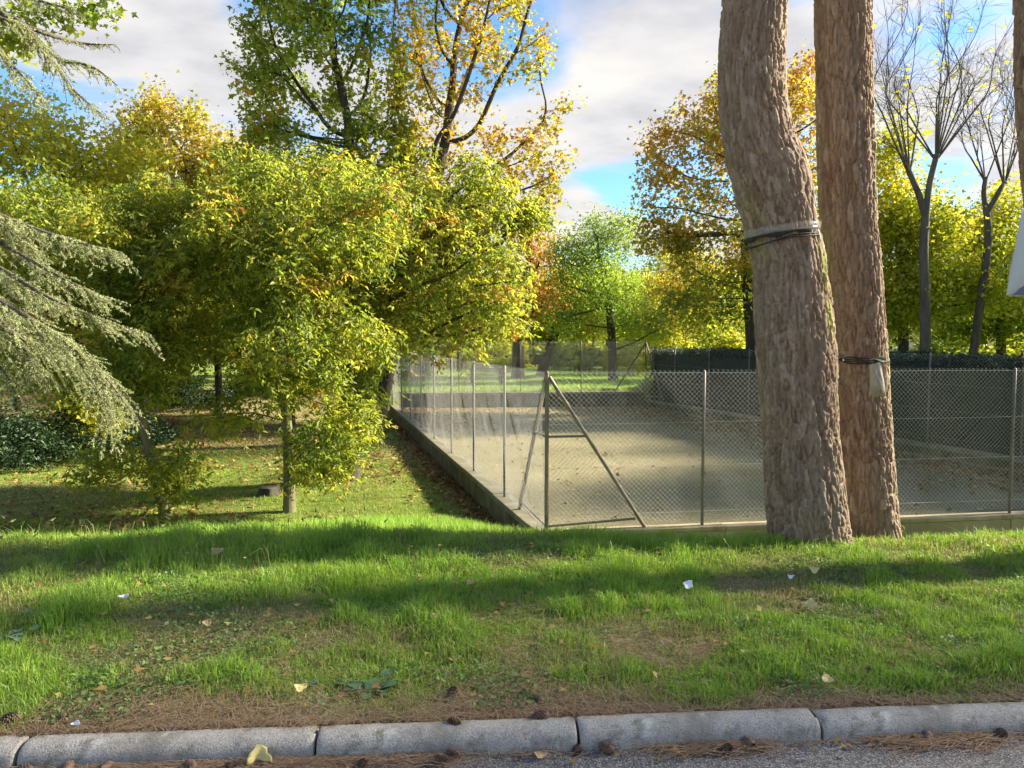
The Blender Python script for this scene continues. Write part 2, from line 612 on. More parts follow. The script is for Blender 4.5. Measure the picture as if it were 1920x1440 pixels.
# ------------------------------------------------------------------ court walls and fences
M_wall = noise_mat('mossy_concrete', [(0.28, (0.045, 0.05, 0.022)), (0.5, (0.095, 0.092, 0.05)), (0.72, (0.17, 0.155, 0.10))], 3.0, 0.92, 0.6, 30, 0.012, stretch=(1, 1, 0.45))
M_cope = noise_mat('coping_concrete', [(0.28, (0.09, 0.088, 0.05)), (0.5, (0.16, 0.15, 0.10)), (0.72, (0.23, 0.215, 0.16))], 3.5, 0.92, 0.6, 30, 0.012)
M_wallfront = noise_mat('tan_concrete', [(0.28, (0.17, 0.14, 0.075)), (0.5, (0.28, 0.235, 0.14)), (0.72, (0.36, 0.31, 0.2))], 2.5, 0.92, 0.5, 30, 0.01, stretch=(1, 1, 0.5))
M_steel = noise_mat('weathered_steel', [(0.3, (0.10, 0.09, 0.08)), (0.6, (0.16, 0.145, 0.13)), (0.8, (0.21, 0.19, 0.165))], 7, 0.55, 0.2, 40, 0.002, metallic=0.35)
M_brace = noise_mat('rusty_brown_steel', [(0.3, (0.13, 0.105, 0.085)), (0.6, (0.20, 0.165, 0.135)), (0.8, (0.26, 0.22, 0.18))], 9, 0.6, 0.2, 40, 0.002, metallic=0.3)
M_wire = noise_mat('galvanised_wire', [(0.3, (0.36, 0.36, 0.34)), (0.7, (0.52, 0.52, 0.50))], 12, 0.45, 0.0, metallic=0.3)


def wall_run(name, p0, p1, label, top, bottom, thick, panel, mat, cope_h=0.10, seed=0, over=0.02):
    rng = np.random.default_rng(seed)
    p0, p1 = Vector((*p0, 0)), Vector((*p1, 0))
    L = (p1 - p0).length
    d = (p1 - p0) / L
    ang = math.atan2(d.y, d.x)
    root = empty(name, (p0.x, p0.y, bottom), label, 'wall')
    n = max(1, round(L / panel))
    for k in range(n):
        a, b = L * k / n, L * (k + 1) / n
        c = p0 + d * ((a + b) / 2) - Vector((p0.x, p0.y, 0))
        off = rng.uniform(-0.008, 0.008)
        nrm = Vector((-d.y, d.x, 0))
        bm = bmesh.new()
        box_bm(bm, (0, 0, 0), (b - a - 0.012, thick, top - cope_h - bottom - 0.002), 0, 0.008)
        o = bm_obj('wall_panel', bm, mat, root)
        o.location = c + nrm * off + Vector((0, 0, (top - cope_h - bottom) / 2))
        o.rotation_euler = (0, 0, ang + rng.uniform(-0.003, 0.003))
        bm = bmesh.new()
        box_bm(bm, (0, 0, 0), (b - a - 0.010, thick + 2 * over, cope_h - 0.002), 0, 0.012, 2)
        o = bm_obj('coping_stone', bm, M_cope if mat is M_wall else mat, root)
        o.location = c + nrm * (off * 1.2) + Vector((0, 0, top - bottom - cope_h / 2 + rng.uniform(-0.006, 0.004)))
        o.rotation_euler = (0, 0, ang + rng.uniform(-0.004, 0.004))
    return root


C0 = (0.45, 9.73)
CL = (x_left(29.0), 29.0)
CR = (5.3, 30.0)
CFR = (11.35, y_front(11.35))
wall_run('concrete_wall', C0, CL, 'long low mossy concrete wall under the left side fence, receding beside the lawn', WALL_TOP, -1.75, 0.22, 2.4, M_wall, 0.09, 1, 0.03)
wall_run('concrete_wall', (C0[0] + .26, C0[1] + .04), CFR, 'low tan concrete wall under the near fence behind the two pine trunks', WALL_TOP, -1.75, 0.20, 2.35, M_wallfront, 0.06, 2, 0.012)
wall_run('concrete_wall', (CL[0] + .3, CL[1] + .1), (CR[0] - .2, CR[1] - 0.02), 'dark low retaining wall across the far end of the court', -0.47, -1.5, 0.25, 2.5, M_wall, 0.08, 3)
wall_run('concrete_wall', CR, (CFR[0] + .1, CFR[1] + .3), 'low concrete kerb wall under the side fence in front of the clipped hedge', WALL_TOP + 0.10, -1.5, 0.20, 2.4, M_wall, 0.09, 4)


def fence_run(name, p0, p1, posts, label, top, base, pitch=0.066, wire_r=0.0017, post_r=0.021, tension=(0, 0.33, 0.62, 0.93), hooks=True, bays=None, mesh_base=0.05):
    p0, p1 = np.array(p0, float), np.array(p1, float)
    L = np.linalg.norm(p1 - p0)
    d = (p1 - p0) / L
    nrm = np.array([-d[1], d[0]])
    root = empty(name, (p0[0], p0[1], base), label, 'fence')
    for s in posts:
        V, F = tube_path([(d[0] * s, d[1] * s, -0.02), (d[0] * s, d[1] * s, (top - base) * .5), (d[0] * s, d[1] * s, top - base + 0.02), (d[0] * s, d[1] * s, top - base + 0.035)], np.array([post_r, post_r, post_r, post_r * 0.4]), 10)
        link('post', mesh_np('post', V, F, M_steel, True), root)
    H = top - base - mesh_base
    edges = [0.0] + [s for s in posts if 0.05 < s < L - 0.05] + [L]
    edges = sorted(set(edges))
    for a, b in zip(edges[:-1], edges[1:]):
        A, B = [], []
        n0, n1 = int(math.floor(-H / pitch)) - 1, int(math.ceil((b - a + H) / pitch)) + 1
        for sgn, off in ((1, 0.0022), (-1, -0.0022)):
            for k in range(n0, n1 + 1):
                # wire: s = a + k*pitch + sgn*h  for h in 0..H (45 degrees), clipped to the bay
                s0 = k * pitch if sgn > 0 else k * pitch
                h0, h1 = 0.0, H
                if sgn > 0:
                    h0 = max(h0, -s0); h1 = min(h1, (b - a) - s0)
                else:
                    h0 = max(h0, s0 - (b - a)); h1 = min(h1, s0)
                if h1 - h0 < 0.02: continue
                seg = max(1, int((h1 - h0) / 0.9))
                hs = np.linspace(h0, h1, seg + 1)
                for q0, q1 in zip(hs[:-1], hs[1:]):
                    pts = []
                    for h in (q0, q1):
                        s = a + s0 + sgn * h
                        bulge = 0.02 * math.sin(s * 2.1 + h * 1.7) + 0.012 * math.sin(s * 5.3 - h * 3.1)
                        x, y = d * s + nrm * (off + bulge + post_r + 0.004)
                        pts.append((x, y, mesh_base + h))
                    A.append(pts[0]); B.append(pts[1])
        V1, F1 = tubes_np(A, B, wire_r, sides=3)
        parts = [(V1, F1)]
        if hooks:
            A, B = [], []
            for k in range(int((b - a) / pitch)):
                s = a + k * pitch + 0.01
                x, y = d * s + nrm * (post_r + 0.004)
                A.append((x, y, mesh_base + H - 0.005)); B.append((x + d[0] * 0.010, y + d[1] * 0.010, mesh_base + H + 0.022))
                A.append(B[-1]); B.append((x - d[0] * 0.012, y - d[1] * 0.012, mesh_base + H + 0.034))
            parts.append(tubes_np(A, B, wire_r, sides=3))
        V, F = merge(parts)
        link('wire_mesh', mesh_np('wire_mesh', V, F, M_wire), root)
    for f in tension:
        h = mesh_base + H * (1 - f)
        S = np.linspace(0, L, 24)
        P = np.stack([d[0] * S + nrm[0] * (post_r), d[1] * S + nrm[1] * post_r, h + 0.006 * np.sin(S * 1.4 + f * 9)], 1)
        V, F = tube_path(P, wire_r * 1.1, 4)
        link('tension_wire', mesh_np('tension_wire', V, F, M_wire), root)
    return root, d


def along(p, d, s, z): return np.array([p[0] + d[0] * s, p[1] + d[1] * s, z])


F_TOP = 1.17
lenL = math.dist(C0, CL)
zL = [10.0, 11.9, 14.2, 16.5, 18.9, 21.2, 23.6, 25.9]
postsL = [0.0] + [(y - 9.73) * math.hypot(1, .2617) for y in zL[1:]] + [lenL]
fl, dL = fence_run('chain_link_fence', C0, CL, postsL, 'chain link fence on the mossy wall beside the lawn, receding to the left', F_TOP, WALL_TOP, 0.066, 0.0015)
postsF = [2.13, 4.48, 6.78, 9.1]
ff, dF = fence_run('chain_link_fence', C0, CFR, postsF, 'near chain link fence facing the road, behind the two pine trunks', F_TOP, WALL_TOP, 0.066, 0.0018)
lenR = math.dist(CR, CFR)
postsR = [0.0] + [0.9 + 2.25 * k for k in range(9)]
fr, dR = fence_run('chain_link_fence', CR, CFR, [0.0] + [2.25 * k for k in range(1, 9)], 'far side chain link fence running along the clipped hedge', F_TOP + 0.1, WALL_TOP + 0.10, 0.08, 0.0011, hooks=False)
fb, dB = fence_run('chain_link_fence', (CL[0] + .15, CL[1] + .02), (CR[0] - .1, CR[1]), [2.4 * k for k in range(1, 4)], 'distant chain link fence across the far end of the court', 1.5, -0.47, 0.085, 0.0016, hooks=False, post_r=0.018)


def corner_brace(name, p, d1, d2, top, base, label, side=1.33, low=0.10, rad=0.026):
    root = empty(name, (p[0], p[1], base), label, 'fence brace')
    P = np.array([p[0], p[1], base])

    def bar(nm, a, b, r=rad):
        V, F = tube_path([a - P, (a + b) / 2 - P, b - P], r, 8)
        link(nm, mesh_np(nm, V, F, M_brace, True), root)
    bar('corner_post', np.array([p[0], p[1], base - 0.02]), np.array([p[0], p[1], top]), rad * 1.05)
    for d in (d1, d2):
        apex = along(p, d, 0.03, top - 0.06)
        foot = along(p, d, side, base)
        bar('diagonal_brace', apex, foot)
        f = 0.375
        bar('cross_rail', along(p, d, 0.02, top - 0.06 - f * (top - base)), along(p, d, 0.03 + f * (side - .03), top - 0.06 - f * (top - base)), 0.017)
        g = 0.90
        bar('cross_rail', along(p, d, 0.02, base + 0.06), along(p, d, g * side, base + 0.06 + 0.06), 0.017)
    return root


off = np.array([0.03, -0.045])
corner_brace('corner_brace', (C0[0], C0[1]), dL, dF, F_TOP + 0.02, WALL_TOP, 'brown steel A-shaped corner brace at the near corner of the court fence')
corner_brace('corner_brace', (CR[0], CR[1]), np.array([-dB[0], -dB[1]]), dR, 1.5, -0.72, 'distant grey A-shaped fence corner brace beside the end of the hedge', 1.4, rad=0.03)


# ------------------------------------------------------------------ trees: growth, tubes, leaves
def colonize(rng, seeds, A, step, kill, trop=(0, 0, 0.08), iters=90, jit=0.15, maxn=9000):
    P = np.zeros((maxn, 3)); par = np.full(maxn, -1, dtype=int)
    n = len(seeds)
    P[:n] = seeds
    par[1:n] = np.arange(n - 1)
    D = ((A[:, None] - P[None, :n]) ** 2).sum(-1)
    near = D.argmin(1); nd = D.min(1)
    alive = np.ones(len(A), bool)
    trop = np.array(trop)
    for it in range(iters):
        ia = np.nonzero(alive)[0]
        if len(ia) == 0: break
        acc = np.zeros((n, 3))
        np.add.at(acc, near[ia], norm(A[ia] - P[near[ia]]))
        u = np.unique(near[ia])
        dirs = norm(norm(acc[u]) + trop + rng.normal(0, jit, (len(u), 3)))
        if n + len(u) >= maxn: break
        new = P[u] + dirs * step
        P[n:n + len(u)] = new
        par[n:n + len(u)] = u
        D = ((A[ia][:, None] - new[None]) ** 2).sum(-1)
        m = D.min(1); am = D.argmin(1)
        better = m < nd[ia]
        nd[ia[better]] = m[better]
        near[ia[better]] = n + am[better]
        n += len(u)
        alive[ia[nd[ia] < kill ** 2]] = False
    return P[:n].copy(), par[:n].copy()


def radii(P, par, tip, base, expo=2.3):
    n = len(P)
    acc = np.zeros(n); r = np.zeros(n)
    for i in range(n - 1, -1, -1):
        r[i] = max(tip, acc[i] ** (1 / expo))
        if par[i] >= 0: acc[par[i]] += r[i] ** expo
    return tip + (r - tip) * (base - tip) / max(r[0] - tip, 1e-6)


def skeleton_tubes(P, par, r, thick=0.05, s_thick=9, s_thin=4, flare=0.35, flare_h=0.5):
    n = len(P)
    kids = [[] for _ in range(n)]
    for i in range(1, n): kids[par[i]].append(i)
    # smooth the zigzag
    Q = P.copy()
    main = np.full(n, -1)
    for i in range(n):
        if kids[i]: main[i] = max(kids[i], key=lambda k: r[k])
    for _ in range(2):
        ok = (par >= 0) & (main >= 0)
        ii = np.nonzero(ok)[0]
        Q[ii] = 0.5 * Q[ii] + 0.25 * (Q[par[ii]] + Q[main[ii]])
    parts = []
    z0 = P[0, 2]
    starts = [(0, None)] + [(c, i) for i in range(n) for c in kids[i] if c != main[i]]
    for s, p in starts:
        ch = ([p] if p is not None else []) + [s]
        while main[ch[-1]] >= 0: ch.append(main[ch[-1]])
        if len(ch) < 2: continue
        rr = r[ch].copy()
        if p is not None: rr[0] = min(rr[0], rr[1] * 1.25)
        else: rr = rr * (1 + flare * np.exp(-(Q[ch][:, 2] - z0) / flare_h))
        rr[-1] *= 0.4
        parts.append(tube_path(Q[ch], rr, s_thick if rr.max() > thick else s_thin))
    return Q, merge(parts)


def leaf_verts(P, axis_, nrm, L, W, shape):
    """leaves as small folded polygons; returns V, F, verts per leaf"""
    side = norm(np.cross(nrm, axis_))
    n2 = np.cross(axis_, side)
    L = L[:, None]; W = W[:, None]
    if shape == 'maple':
        o = [(0, 0, 0), (0.5, 0.42, 0.10), (0.17, 0.52, 0.0), (0, 1.0, -0.10), (-0.17, 0.52, 0.0), (-0.5, 0.42, 0.10)]
        f = [(0, 1, 2), (0, 2, 4), (2, 3, 4), (0, 4, 5)]
    else:
        o = [(0, 0, 0), (0.5, 0.42, 0.12), (0, 1.0, -0.12), (-0.5, 0.42, 0.12)]
        f = [(0, 1, 2), (0, 2, 3)]
    V = np.stack([P + side * W * a + axis_ * L * b + n2 * L * c for a, b, c in o], 1)
    k = len(o)
    F = (np.arange(len(P))[:, None, None] * k + np.array(f)[None]).reshape(-1, 3)
    return V.reshape(-1, 3), F, k


def foliage(rng, nodes, N, spread, size, shape='simple', droop=0.35, up=0.55, aspect=0.55, tint=(0.4, 0.2), tscale=0.7, cluster=1, out_from=None, seed=0, tint_h=None):
    """leaves around twig nodes"""
    if cluster > 1:                       # pinnate leaves: leaflets along a drooping stalk
        n = N // cluster
        c = nodes[rng.integers(0, len(nodes), n)] + rng.normal(0, spread, (n, 3)) * [1, 1, 0.8]
        a = norm(np.concatenate([rng.normal(0, 1, (n, 2)), -np.abs(rng.normal(droop, 0.45, (n, 1)))], 1))
        t = np.linspace(0.1, 1.0, cluster)
        ln = size * 1.8 * rng.uniform(0.7, 1.2, (n, 1, 1))
        Pp = (c[:, None] + a[:, None] * t[None, :, None] * ln).reshape(-1, 3)
        sd = norm(np.cross(a, np.array([0, 0, 1.0])) + 1e-6)
        sg = np.where(np.arange(cluster) % 2 == 0, 1.0, -1.0); sg[-1] = 0.0
        ax = norm(a[:, None] * 0.7 + sd[:, None] * sg[None, :, None] * 0.8 + rng.normal(0, 0.25, (n, cluster, 3)) + np.array([0, 0, -0.25])).reshape(-1, 3)
        nr = norm(np.array([0, 0, 1.0]) * up + rng.normal(0, 0.5, (n, 1, 3)) + rng.normal(0, 0.22, (n, cluster, 3))).reshape(-1, 3)
        tn = np.repeat(rng.normal(0, 1, n), cluster)
    else:
        Pp = nodes[rng.integers(0, len(nodes), N)] + rng.normal(0, spread, (N, 3))
        ax = norm(np.concatenate([rng.normal(0, 1, (N, 2)), rng.normal(-droop, 0.5, (N, 1))], 1))
        nr = norm(np.array([0, 0, 1.0]) * up + rng.normal(0, 0.6, (N, 3)))
        tn = rng.normal(0, 1, N)
    M = len(Pp)
    L = size * rng.uniform(0.5, 1.4, M)
    V, F, k = leaf_verts(Pp, ax, nr, L, L * aspect, shape)
    big = (vnoise(Pp, tscale, 100 + seed, 3) - 0.5) * 2
    tv = tint[0] + tint[1] * (big * 1.6 + tn * 0.45 + rng.normal(0, 0.25, M))
    if tint_h is not None: tv = tv + tint_h(Pp)
    if cluster > 1:
        tv = np.where(np.repeat(vnoise(c, 1.6, 300 + seed, 2) > .70, cluster), .84 + rng.normal(0, .08, M), tv)
    tv = np.clip(tv, 0, 1)
    return V, F, np.repeat(tv, k)


def bark_mat(name, c0, c1, c2, scale=6):
    return noise_mat(name, [(0.28, c0), (0.5, c1), (0.74, c2)], scale, 0.9, 0.9, scale * 5, 0.02, stretch=(1, 1, 0.22))


M_bark_dark = bark_mat('bark_dark', (0.03, 0.024, 0.018), (0.06, 0.05, 0.038), (0.10, 0.085, 0.065))
M_bark_mossy = bark_mat('bark_mossy_grey', (0.07, 0.065, 0.035), (0.14, 0.13, 0.065), (0.21, 0.20, 0.11))
M_bark_grey = bark_mat('bark_grey', (0.06, 0.05, 0.042), (0.11, 0.095, 0.082), (0.17, 0.15, 0.13))

G0, G1, G2 = (0.090, 0.145, 0.020), (0.165, 0.220, 0.034), (0.275, 0.300, 0.045)
Y1, Y2 = (0.440, 0.410, 0.045), (0.540, 0.410, 0.045)
O1, O2 = (0.480, 0.220, 0.030), (0.330, 0.120, 0.030)
M_ash = leaf_mat('leaf_ash_green', [(0.0, G0), (0.25, G1), (0.5, G2), (0.72, Y1), (0.88, (0.36, 0.22, 0.05)), (1.0, (0.36, 0.16, 0.06))], 0.55, 0.48, 0.4)
M_green = leaf_mat('leaf_maple_green', [(0.0, (0.060, 0.115, 0.024)), (0.35, (0.13, 0.20, 0.025)), (0.65, (0.26, 0.31, 0.03)), (0.9, Y1), (1.0, O1)], 0.45)
M_orange = leaf_mat('leaf_maple_orange', [(0.0, G1), (0.25, (0.27, 0.27, 0.035)), (0.5, (0.42, 0.32, 0.045)), (0.75, (0.42, 0.23, 0.045)), (1.0, (0.28, 0.12, 0.04))], 0.5)
M_yellow = leaf_mat('leaf_yellow_green', [(0.0, G0), (0.25, (0.20, 0.26, 0.03)), (0.5, (0.37, 0.38, 0.035)), (0.75, Y1), (1.0, Y2)], 0.5)
M_lime = leaf_mat('leaf_lime_green', [(0.0, (0.09, 0.17, 0.03)), (0.5, (0.20, 0.30, 0.045)), (1.0, (0.36, 0.40, 0.05))], 0.5)
M_bush = leaf_mat('leaf_dark_evergreen', [(0.0, (0.013, 0.030, 0.012)), (0.5, (0.028, 0.060, 0.020)), (1.0, (0.085, 0.125, 0.032))], 0.2, 0.5)


def blob_points(rng, blobs, Y, n):
    """attractors inside ellipsoids given as photo pixels at distance Y (+ offset)"""
    vol = np.array([b[2] * b[3] for b in blobs], float)
    cnt = np.maximum(10, (vol / vol.sum() * n * 1.4).astype(int))
    out = []
    for b, c in zip(blobs, cnt):
        px, py, rx, ry = b[:4]
        dy = b[4] if len(b) > 4 else 0.0
        ctr = np.array(at(px, py, Y + dy))
        k = (Y + dy) / FPX
        v = rng.normal(0, 1, (c, 3)); v = norm(v) * rng.uniform(0.15, 1, (c, 1)) ** 0.45
        out.append(ctr + v * np.array([rx * k, (b[5] if len(b) > 5 else min(rx, ry * 1.2) * k), ry * k]))
    out = np.concatenate(out)
    gap = vnoise(out, 1.15 if Y < 18 else 0.75, int(Y * 10), 2)
    return out[gap > (0.37 if Y < 18 else 0.42)]


def grow_core(name, label, cat, S, A, leaf, seed, step=0.3, kill=0.45, base_r=0.12, tip=0.006, bark=None, group=None, trop=(0, 0, 0.06), rleaf=3.0, jit=0.15, flare=0.35):
    """grow limbs from the trunk line S through the points A, then hang the leaves on the twigs"""
    rng = np.random.default_rng(seed + 1000)
    P, par = colonize(rng, S, A, step, kill, trop, jit=jit)
    r = radii(P, par, tip, base_r)
    base = P[0].copy()
    Q, (V, F) = skeleton_tubes(P, par, r, flare=flare)
    root = empty(name, base, label, cat, group)
    link('trunk', mesh_np('trunk', V - base, F, bark or M_bark_dark, True), root)
    if leaf:
        nodes = Q[r < tip * rleaf]
        kw = dict(leaf); mat = kw.pop('mat'); N = kw.pop('N')
        V, F, tv = foliage(rng, nodes, N, seed=seed, **kw)
        link('crown', mesh_np('crown', V - base, F, mat, False, {'tint': tv}), root)
    return root


def grow_tree(name, label, cat, Y, trunk_px, blobs, leaf, seed, nattr=500, step=0.3, **kw):
    """trunk_px: photo pixels from foot upward (optional third value: extra distance)"""
    rng = np.random.default_rng(seed)
    pts = [np.array(at(p[0], p[1], Y + (p[2] if len(p) > 2 else 0))) for p in trunk_px]
    pts[0][2] = hz(pts[0][0], pts[0][1]) - 0.05
    seglen = sum(np.linalg.norm(b - a) for a, b in zip(pts[:-1], pts[1:]))
    S = catmull(pts, max(6, int(seglen / step)))
    A = blob_points(rng, blobs, Y, nattr)
    return grow_core(name, label, cat, S, A, leaf, seed, step, **kw)



# ------------------------------------------------------------------ the pines on the verge
def pine_bark():
    m, q, out = new_mat('pine_bark')
    a = q.n('Attribute', attribute_name='plate')
    mo = q.n('Attribute', attribute_name='moss')
    tc = q.n('TexCoord')
    mp = q.n('Mapping'); mp.inputs['Scale'].default_value = (1, 1, 0.3)
    q.l(tc.outputs['Object'], mp.inputs[0])
    n1 = q.n('TexNoise', Scale=38.0, Detail=7.0, Roughness=0.7)
    n2 = q.n('TexNoise', Scale=2.2, Detail=4.0, Roughness=0.6)
    for n in (n1, n2): q.l(mp.outputs[0], n.inputs['Vector'])
    c = q.ramp(a.outputs['Fac'], [(0.0, (0.145, 0.090, 0.058)), (0.35, (0.235, 0.158, 0.105)), (0.7, (0.30, 0.222, 0.155)), (1.0, (0.40, 0.32, 0.235))])
    g = q.ramp(n1.outputs[0], [(0.3, (0.62, 0.6, 0.58)), (0.7, (1.3, 1.3, 1.3))])
    c = q.mix(1.0, c, g, 'MULTIPLY')
    f = q.ramp(n2.outputs[0], [(0.35, (0, 0, 0)), (0.7, (1, 1, 1))])
    c = q.mix(q.math('MULTIPLY', f, 0.5), c, (0.22, 0.175, 0.125))
    c = q.mix(q.math('MULTIPLY', mo.outputs['Fac'], 0.75), c, (0.30, 0.31, 0.07))
    p = q.n('BsdfPrincipled', Roughness=0.88)
    p.inputs['Specular IOR Level'].default_value = 0.2
    q.l(c, p.inputs['Base Color'])
    b = q.n('Bump', Strength=0.7, Distance=0.006)
    q.l(n1.outputs[0], b.inputs['Height'])
    q.l(b.outputs[0], p.inputs['Normal'])
    q.l(p.outputs[0], out.inputs[0])
    return m


M_pinebark = pine_bark()
M_needle = leaf_mat('pine_needles_green', [(0.0, (0.016, 0.035, 0.012)), (0.6, (0.04, 0.07, 0.02)), (1.0, (0.09, 0.11, 0.03))], 0.15, 0.5)
PINES = {}


def pine(label, Y, line, top, crown, seed, fine=True, moss=None, cell=0.032, nleaf=15000, loc=None, nspread=.22):
    """line: (px, py, width px) from the foot up, then metres: top = [(x, y, z, r)...], crown = [(cx,cy,cz,rx,ry,rz)...]"""
    rng = np.random.default_rng(seed)
    if loc is None:
        pts = [np.array(at(px, py, Y)) for px, py, w in line]
        rad = [w / 2 * Y / FPX for px, py, w in line]
    else:
        pts = [np.array(p[:3]) for p in loc]; rad = [p[3] for p in loc]
    g = hz(pts[0][0], pts[0][1])
    pts[0][2] = min(pts[0][2], g) - 0.06
    nvis = len(pts)
    zvis = pts[-1][2]
    pts += [np.array(t[:3]) for t in top]; rad += [t[3] for t in top]
    C = catmull(np.concatenate([np.array(pts), np.array(rad)[:, None]], 1), 400)
    ln = np.concatenate([[0], np.cumsum(np.linalg.norm(np.diff(C[:, :3], axis=0), axis=1))])
    svis = np.interp(zvis, C[:, 2], ln) + 0.15
    if fine:
        s = np.concatenate([np.arange(0, svis, 0.0075), np.linspace(svis, ln[-1], 50)[1:]])
        na = 210
    else:
        s = np.linspace(0, ln[-1], 60); na = 16
    Cc = np.stack([np.interp(s, ln, C[:, k]) for k in range(4)], 1)
    PINES[seed] = (np.interp(np.linspace(0, svis, 300), ln, C[:, 2]), np.stack([np.interp(np.linspace(0, svis, 300), ln, C[:, k]) for k in range(4)], 1))
    th = np.linspace(0, 2 * math.pi, na, endpoint=False)
    T, Sx = np.meshgrid(th, s)
    rr = np.repeat(Cc[:, 3:4], na, 1)
    tang = norm(np.gradient(Cc[:, :3], axis=0))
    u = norm(np.cross(np.array([0, 1.0, 0]), tang)); v = np.cross(tang, u)
    flare = 1 + 0.08 * np.exp(-Sx / 0.22) * (1 + 0.5 * np.sin(T * 5 + seed))
    lump = 1 + 0.05 * (vnoise(np.stack([np.cos(T).ravel(), np.sin(T).ravel(), Sx.ravel() * 1.2], 1), 1.6, seed, 2).reshape(T.shape) - 0.5)
    disp = np.zeros_like(T); plate = np.full(T.shape, 0.5); mossv = np.zeros_like(T)
    if fine:
        fl = Sx.ravel() < svis
        r0 = float(np.mean(rad[:nvis]))
        E = np.stack([np.cos(T.ravel()) * r0, np.sin(T.ravel()) * r0, Sx.ravel() * 0.2], 1)[fl]
        W = np.stack([vnoise(E, 14, seed + k, 2) - 0.5 for k in range(3)], 1) * 0.035
        Ew = E + W
        d_all = np.zeros(len(E)); pl = np.zeros(len(E))
        for size, depth in ((cell, 0.021), (cell * 0.42, 0.007)):
            cnt = int(2 * math.pi * r0 * svis * 0.2 / size ** 2)
            a = rng.uniform(0, 2 * math.pi, cnt); h = rng.uniform(0, svis * 0.2, cnt)
            kd = kdtree.KDTree(cnt)
            for i in range(cnt): kd.insert((math.cos(a[i]) * r0, math.sin(a[i]) * r0, h[i]), i)
            kd.balance()
            rv = rng.uniform(0, 1, cnt)
            e = np.zeros(len(Ew)); idx = np.zeros(len(Ew), int)
            fn = kd.find_n
            for i, p in enumerate(Ew.tolist()):
                q2 = fn(p, 2)
                e[i] = q2[1][2] - q2[0][2]; idx[i] = q2[0][1]
            e = e / size
            d_all += depth * sstep(0.0, 0.30, e) + depth * 0.40 * rv[idx]
            pl += rv[idx] * (0.62 if size == cell else 0.38)
        d_all += (vnoise(E, 60, seed + 9, 3) - 0.5) * 0.006
        disp.ravel()[fl] = d_all - 0.022
        plate.ravel()[fl] = pl
        if moss:
            for a0, aw, z0, z1, amt in moss:
                dz = sstep(z0 - .1, z0 + .1, Sx) * (1 - sstep(z1 - .1, z1 + .1, Sx))
                mossv = np.maximum(mossv, amt * dz * np.exp(-((T - a0) / aw) ** 2))
            nz = vnoise(np.stack([T.ravel() * r0, Sx.ravel() * 0.35, 0 * T.ravel()], 1), 22, seed + 4, 3).reshape(T.shape)
            mossv = mossv * sstep(0.35, 0.6, nz)
    R_ = rr * flare * lump + disp
    V = Cc[:, None, :3] + R_[..., None] * (np.cos(T)[..., None] * u[:, None] + np.sin(T)[..., None] * v[:, None])
    i = np.arange(len(s) * na).reshape(len(s), na); j = np.roll(i, -1, 1)
    F = np.stack([i[:-1], j[:-1], j[1:], i[1:]], -1).reshape(-1, 4)
    base = np.array([pts[0][0], pts[0][1], g])
    root = empty('pine_tree', base, label, 'tree')
    link('trunk', mesh_np('trunk', V.reshape(-1, 3) - base, F, M_pinebark, True, {'plate': plate.ravel(), 'moss': mossv.ravel()}), root)
    # limbs and needles high above
    S = Cc[Cc[:, 2] > crown[0][2] - crown[0][5] * 0.8][:, :3][::3]
    A = []
    for cx, cy_, cz, rx, ry, rz in crown:
        n = 110
        A.append(np.array([cx, cy_, cz]) + norm(rng.normal(0, 1, (n, 3))) * rng.uniform(.2, 1, (n, 1)) ** .4 * np.array([rx, ry, rz]))
    A = np.concatenate(A)
    P, par = colonize(rng, S, A, 0.35, 0.5, (0, 0, 0.05), iters=50)
    r = radii(P, par, 0.012, float(Cc[-1, 3]) * 1.2 + 0.03)
    Q, (V, F) = skeleton_tubes(P[len(S) - 1:] if False else P, par, r, flare=0)
    link('limbs', mesh_np('limbs', V - base, F, M_bark_grey, True), root)
    V, F, tv = foliage(rng, Q[r < 0.03], nleaf, nspread, 0.20, aspect=0.16, up=0.2, droop=-0.1, tint=(0.45, 0.25), seed=seed)
    link('crown', mesh_np('crown', V - base, F, M_needle, False, {'tint': tv}), root)
    return root


pine('thick pine trunk with an S-bend wearing a clear plastic collar', 6.15,
     [(1520, 1018, 138), (1511, 950, 140), (1500, 800, 133), (1490, 640, 138), (1479, 500, 127), (1465, 430, 124), (1446, 340, 134), (1424, 270, 124), (1411, 190, 118), (1410, 100, 114), (1416, 0, 112), (1424, -60, 108)],
     [(2.05, 6.1, 5.6, 0.21), (2.1, 6.0, 7.0, 0.15), (1.9, 6.0, 8.6, 0.08)], [(1.6, 5.0, 8.3, 2.6, 2.4, 1.3)], 11, moss=[(5.55, 0.22, 1.75, 2.5, 1.0), (3.6, 0.3, 2.4, 2.9, .5)])
pine('straight pine trunk with a plastic bag tied on, behind the bent one', 6.8,
     [(1630, 1012, 110), (1624, 950, 104), (1616, 800, 100), (1607, 640, 99), (1598, 500, 97), (1590, 400, 94), (1585, 250, 96), (1582, 120, 95), (1580, 0, 93), (1578, -60, 92)],
     [(2.98, 6.8, 5.8, 0.19), (2.9, 6.7, 7.4, 0.13), (2.9, 6.7, 9.0, 0.07)], [(2.7, 6.4, 8.7, 2.4, 2.4, 1.3)], 12, moss=[(5.9, 0.25, 1.2, 1.8, .8), (3.4, 0.3, 2.2, 3.0, .5)])
pine('pine trunk just showing at the right edge of the picture', 5.5,
     [(2050, 1020, 130), (2010, 700, 112), (1990, 400, 110), (1968, 150, 106), (1968, 0, 104), (1972, -60, 102)],
     [(3.95, 5.5, 5.3, 0.18), (4.0, 5.6, 7.0, 0.13), (4.1, 5.7, 8.6, 0.07)], [(4.4, 5.7, 8.4, 2.3, 2.3, 1.2)], 13)
